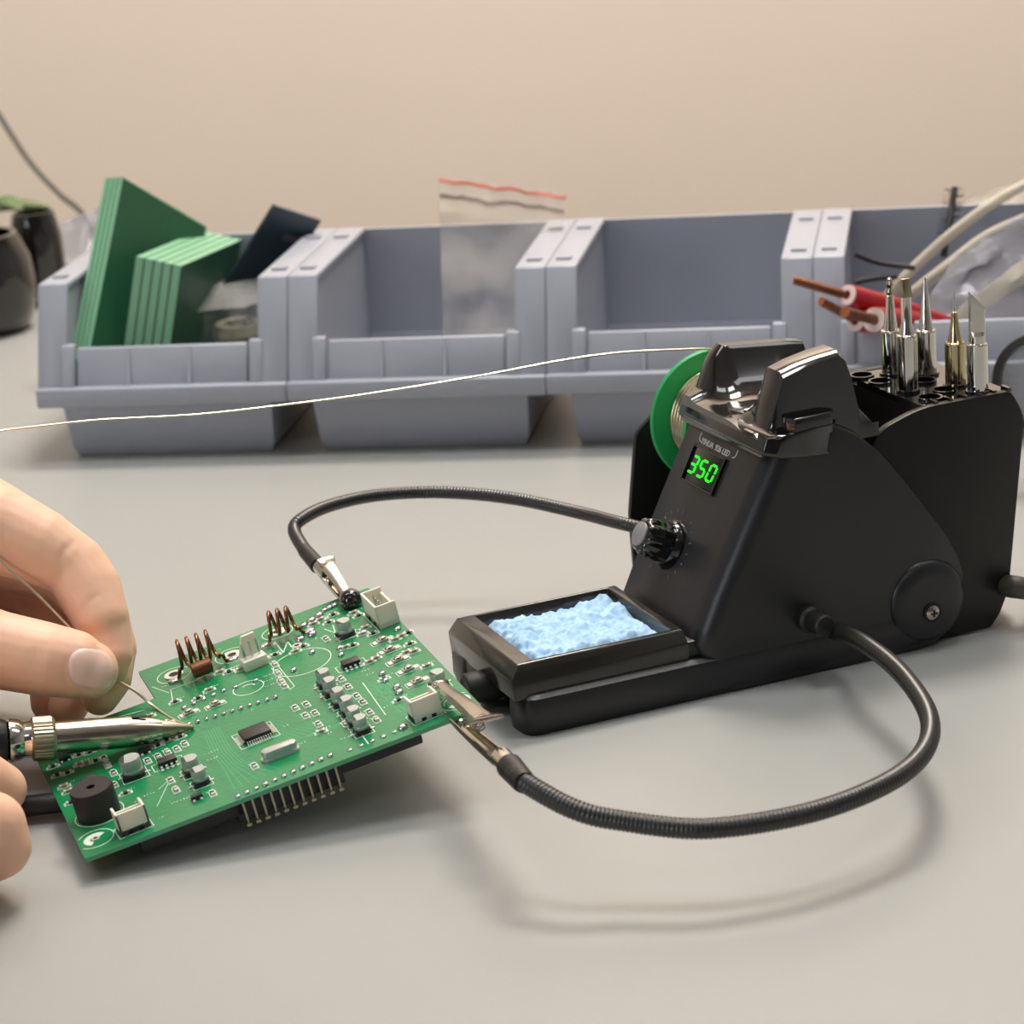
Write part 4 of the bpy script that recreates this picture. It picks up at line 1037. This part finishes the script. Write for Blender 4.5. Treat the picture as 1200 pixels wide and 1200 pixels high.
# oval vents in the barrel
for ang_, xx in ((.95, .0115), (-1.5, .030), (3.2, .0115), (2.4, .030)):
    M_ = Matrix.Rotation(ang_, 4, 'X') @ Matrix.Translation((xx, -.00462, 0))
    s_ = stp(.0030, .0007, 6)
    o = MB().prism(s_, -.00012, .0002, XZ, 0, M_).build('vent_slot', 'darkhole', IR)

# ------------------------------------------------------------------ hands
def hand_mesh(chains, name, parent, voxel=.00065, smooth=9):
    b = MB()
    for ch in chains:
        for p, r in ch: p.z = max(p.z, r+.0015)     # nothing sinks into the table
    for ch in chains:
        pts = [(Vector(p), r) for p, r in ch]
        for (p, r), (q, s) in zip(pts, pts[1:]):
            d = (q-p); L_ = d.length
            if L_ < 1e-5: continue
            M = frame_z(p, d); rg = []
            for k in range(1, 7): a = -PH+PH*k/7; rg.append((r*cos(a), r*sin(a)))
            for k in range(0, 5): t = k/4; rg.append((r+(s-r)*t, L_*t))
            for k in range(1, 7): a = PH*k/7; rg.append((s*cos(a), L_+s*sin(a)))
            b.lathe(rg, 20, M)
    o = b.build(name, 'skin', parent)
    m1 = o.modifiers.new('r', 'REMESH'); m1.mode = 'VOXEL'; m1.voxel_size = voxel; m1.use_smooth_shade = True
    m2 = o.modifiers.new('s', 'SMOOTH'); m2.factor = .5; m2.iterations = smooth
    bpy.context.view_layer.update()
    dg = bpy.context.evaluated_depsgraph_get(); me = bpy.data.meshes.new_from_object(o.evaluated_get(dg)); o.modifiers.clear(); o.data = me
    me.materials.clear(); me.materials.append(MT['skin'])
    for p in me.polygons: p.use_smooth = True
    return o
PE = empty('person', Matrix.Identity(4), 'person with only bare hands in view, feeding solder and holding the iron', 'person')
DH = depth_of(BMt @ BP(140, 838))
print('hand depth', DH)
px = DH/FPX     # metres per pixel at the hand
def H(x, y, dz, r): return (PD(x, y, DH+dz), r*px)
thumb = [H(-190, 750, .030, 66), H(-90, 742, -.002, 56), H(0, 762, -.017, 45), H(50, 772, -.017, 43), H(84, 778, -.015, 40), H(104, 785, -.0135, 34)]
index = [H(-200, 610, .03, 68), H(-70, 590, .010, 62), H(-10, 617, .006, 55), H(45, 640, .005, 46), H(88, 664, .005, 38), H(104, 690, .004, 39), H(118, 724, .001, 34), H(123, 738, .001, 31), H(130, 766, -.001, 26), H(131, 780, -.001, 21)]
middle = [H(-90, 640, .035, 52), H(10, 650, .026, 44), H(80, 672, .020, 38), H(116, 715, .016, 33), H(130, 760, .012, 31), H(129, 795, .007, 26), H(117, 816, .003, 23)]
ring_ = [H(-110, 670, .045, 50), H(-20, 672, .040, 38), H(40, 690, .034, 34), H(80, 750, .026, 30), H(92, 800, .018, 28), H(80, 828, .012, 24)]
pinky = [H(-110, 700, .05, 46), H(-30, 720, .046, 34), H(20, 740, .04, 30), H(58, 790, .03, 26), H(58, 824, .022, 23)]
palm = [H(-190, 700, .04, 85), H(-110, 680, .035, 66)]
fore = [(Vector((-.42, .60, .085)), .033), H(-190, 690, .04, 90)]
h1_ = hand_mesh([thumb, index, middle, ring_, pinky, palm, fore], 'hand', PE)
h1_['label'] = 'hand pinching the solder wire'
# thumbnail laid on the skin of the thumb
from mathutils.bvhtree import BVHTree
bvh = BVHTree.FromPolygons([v.co for v in h1_.data.vertices], [list(p.vertices) for p in h1_.data.polygons])
def skin_point(x, y, lift):
    d = ray(x, y).normalized(); hit, n, i, L_ = bvh.ray_cast(CP, d)
    return hit-d*lift if hit else None
# folds of skin at the finger joints
def fold(obj, lines, depth=.0004, width=.0009):
    me = obj.data; me.update(); nor = [v.normal.copy() for v in me.vertices]
    segs = []
    for ln in lines:
        pts = [skin_point(x, y, 0) for x, y in ln]
        pts = spline([p for p in pts if p], 6) if len([p for p in pts if p]) > 1 else []
        segs += [(q, sin(pi*(i+.5)/len(pts))**.5) for i, q in enumerate(pts)]
    if not segs: return
    kd = mathutils.kdtree.KDTree(len(segs))
    for i, (q, w) in enumerate(segs): kd.insert(q, i)
    kd.balance()
    lo = [min(q[a] for q, w in segs)-.004 for a in range(3)]; hi = [max(q[a] for q, w in segs)+.004 for a in range(3)]
    for v in me.vertices:
        c = v.co
        if not (lo[0] < c.x < hi[0] and lo[1] < c.y < hi[1] and lo[2] < c.z < hi[2]): continue
        q, i, d = kd.find(c)
        if d < .003: v.co = c-nor[v.index]*depth*segs[i][1]*math.exp(-d*d/(2*width*width))
fold(h1_, [[(76, 676), (71, 660), (76, 645), (88, 634)], [(98, 724), (100, 710), (112, 698)], [(6, 606), (5, 630), (12, 650), (26, 664)], [(42, 757), (39, 772), (42, 792)], [(47, 757), (45, 772), (48, 794)], [(78, 770), (76, 785), (79, 800), (88, 812)]])
rings = []; N_ = 28
rows = []
for k in range(0, 9):
    f = k/8; row = []
    for i in range(N_):
        a = 2*pi*i/N_; ca, sa = cos(a), sin(a)
        ex = abs(ca)**.75*(1 if ca > 0 else -1); ey = abs(sa)**.75*(1 if sa > 0 else -1)
        X = 108+28*ex*f+(0 if sa < 0 else 0); Y = 784+25*ey*f+.10*(X-107)
        row.append(skin_point(X, Y, .00045 if f < .95 else -.0002))
    rows.append(row)
b = MB(); ok = all(p is not None for r in rows for p in r)
if ok:
    vs = [p for r in rows[1:] for p in r]+[rows[0][0]]; fs = []
    for k in range(7):
        for i in range(N_): fs.append((k*N_+i, k*N_+(i+1) % N_, (k+1)*N_+(i+1) % N_, (k+1)*N_+i))
    for i in range(N_): fs.append((len(vs)-1, (i+1) % N_, i))
    back = [p+ray(107, 784).normalized()*.0012 for p in rows[8]]; o = len(vs); vs += back
    for i in range(N_): fs.append((7*N_+i, 7*N_+(i+1) % N_, o+(i+1) % N_, o+i))
    fs.append(tuple(range(o, o+N_)))
    b.add(vs, fs); b.build('thumbnail', 'nail', h1_, ang=80)
else: print('nail missed')
# right hand around the handle
DI = depth_of(HI)
def K(x, y, z, r):
    p = onz(x, y, z); return (p, r*depth_of(p)/FPX)
def G(x, y, dz, r): return (PD(x, y, DI+dz), r*DI/FPX)
hd = [[G(-190, 960, .03, 66), G(-110, 900, .012, 52), G(-60, 905, -.012, 38), G(-25, 912, -.022, 34), G(0, 925, -.016, 31), G(2, 940, .0, 28)],
      [G(-190, 990, .03, 62), K(-100, 985, .030, 44), K(-45, 962, .027, 43), K(-10, 968, .022, 41), K(-2, 992, .016, 39), K(-22, 1004, .011, 36)],
      [G(-190, 1030, .03, 60), K(-110, 1020, .024, 40), K(-65, 1016, .020, 38), K(-45, 1030, .012, 34), K(-55, 1030, .009, 30)],
      [G(-200, 1060, .035, 55), G(-130, 1075, .01, 34), G(-90, 1060, .0, 32), G(-75, 1035, .01, 28)],
      [G(-230, 900, .02, 60), G(-150, 850, .02, 44), G(-90, 828, .008, 38), G(-50, 832, -.004, 34), G(-30, 845, -.010, 28)],
      [G(-300, 1010, .04, 95), G(-200, 980, .035, 80)], [(Vector((-.45, .45, .06)), .033), G(-300, 1010, .04, 92)]]
h2_ = hand_mesh(hd, 'hand', PE)
h2_['label'] = 'hand curled round the iron handle'
# held solder wire
wz = DH-.002
tipd = depth_of(TI)
wpts = [PD(-60, 590, wz-.004), PD(0, 656, wz-.004), PD(45, 698, wz-.003), PD(88, 742, wz-.002), PD(120, 776, wz), PD(138, 797, wz+.001), PD(160, 811, wz+.001), PD(180, 828, wz), PD(204, 844, (wz+tipd)/2), BMt @ BP(226, 852, .0006)]
tag(MB().tube(spline(wpts, 8), .00045, 10).build('solder_wire', 'wire'), 'thin solder wire pinched by thumb and forefinger, ending at iron tip', 'solder wire')
# black cables left of the board
q = [onz(-60, 958, .004), onz(20, 946, .0045), onz(85, 938, .005), onz(150, 925, .006)]
tag(MB().tube(spline(q, 8), .0030, 14).build('black_cable', 'rubber'), 'black cable on the table running under the board at left', 'cable')
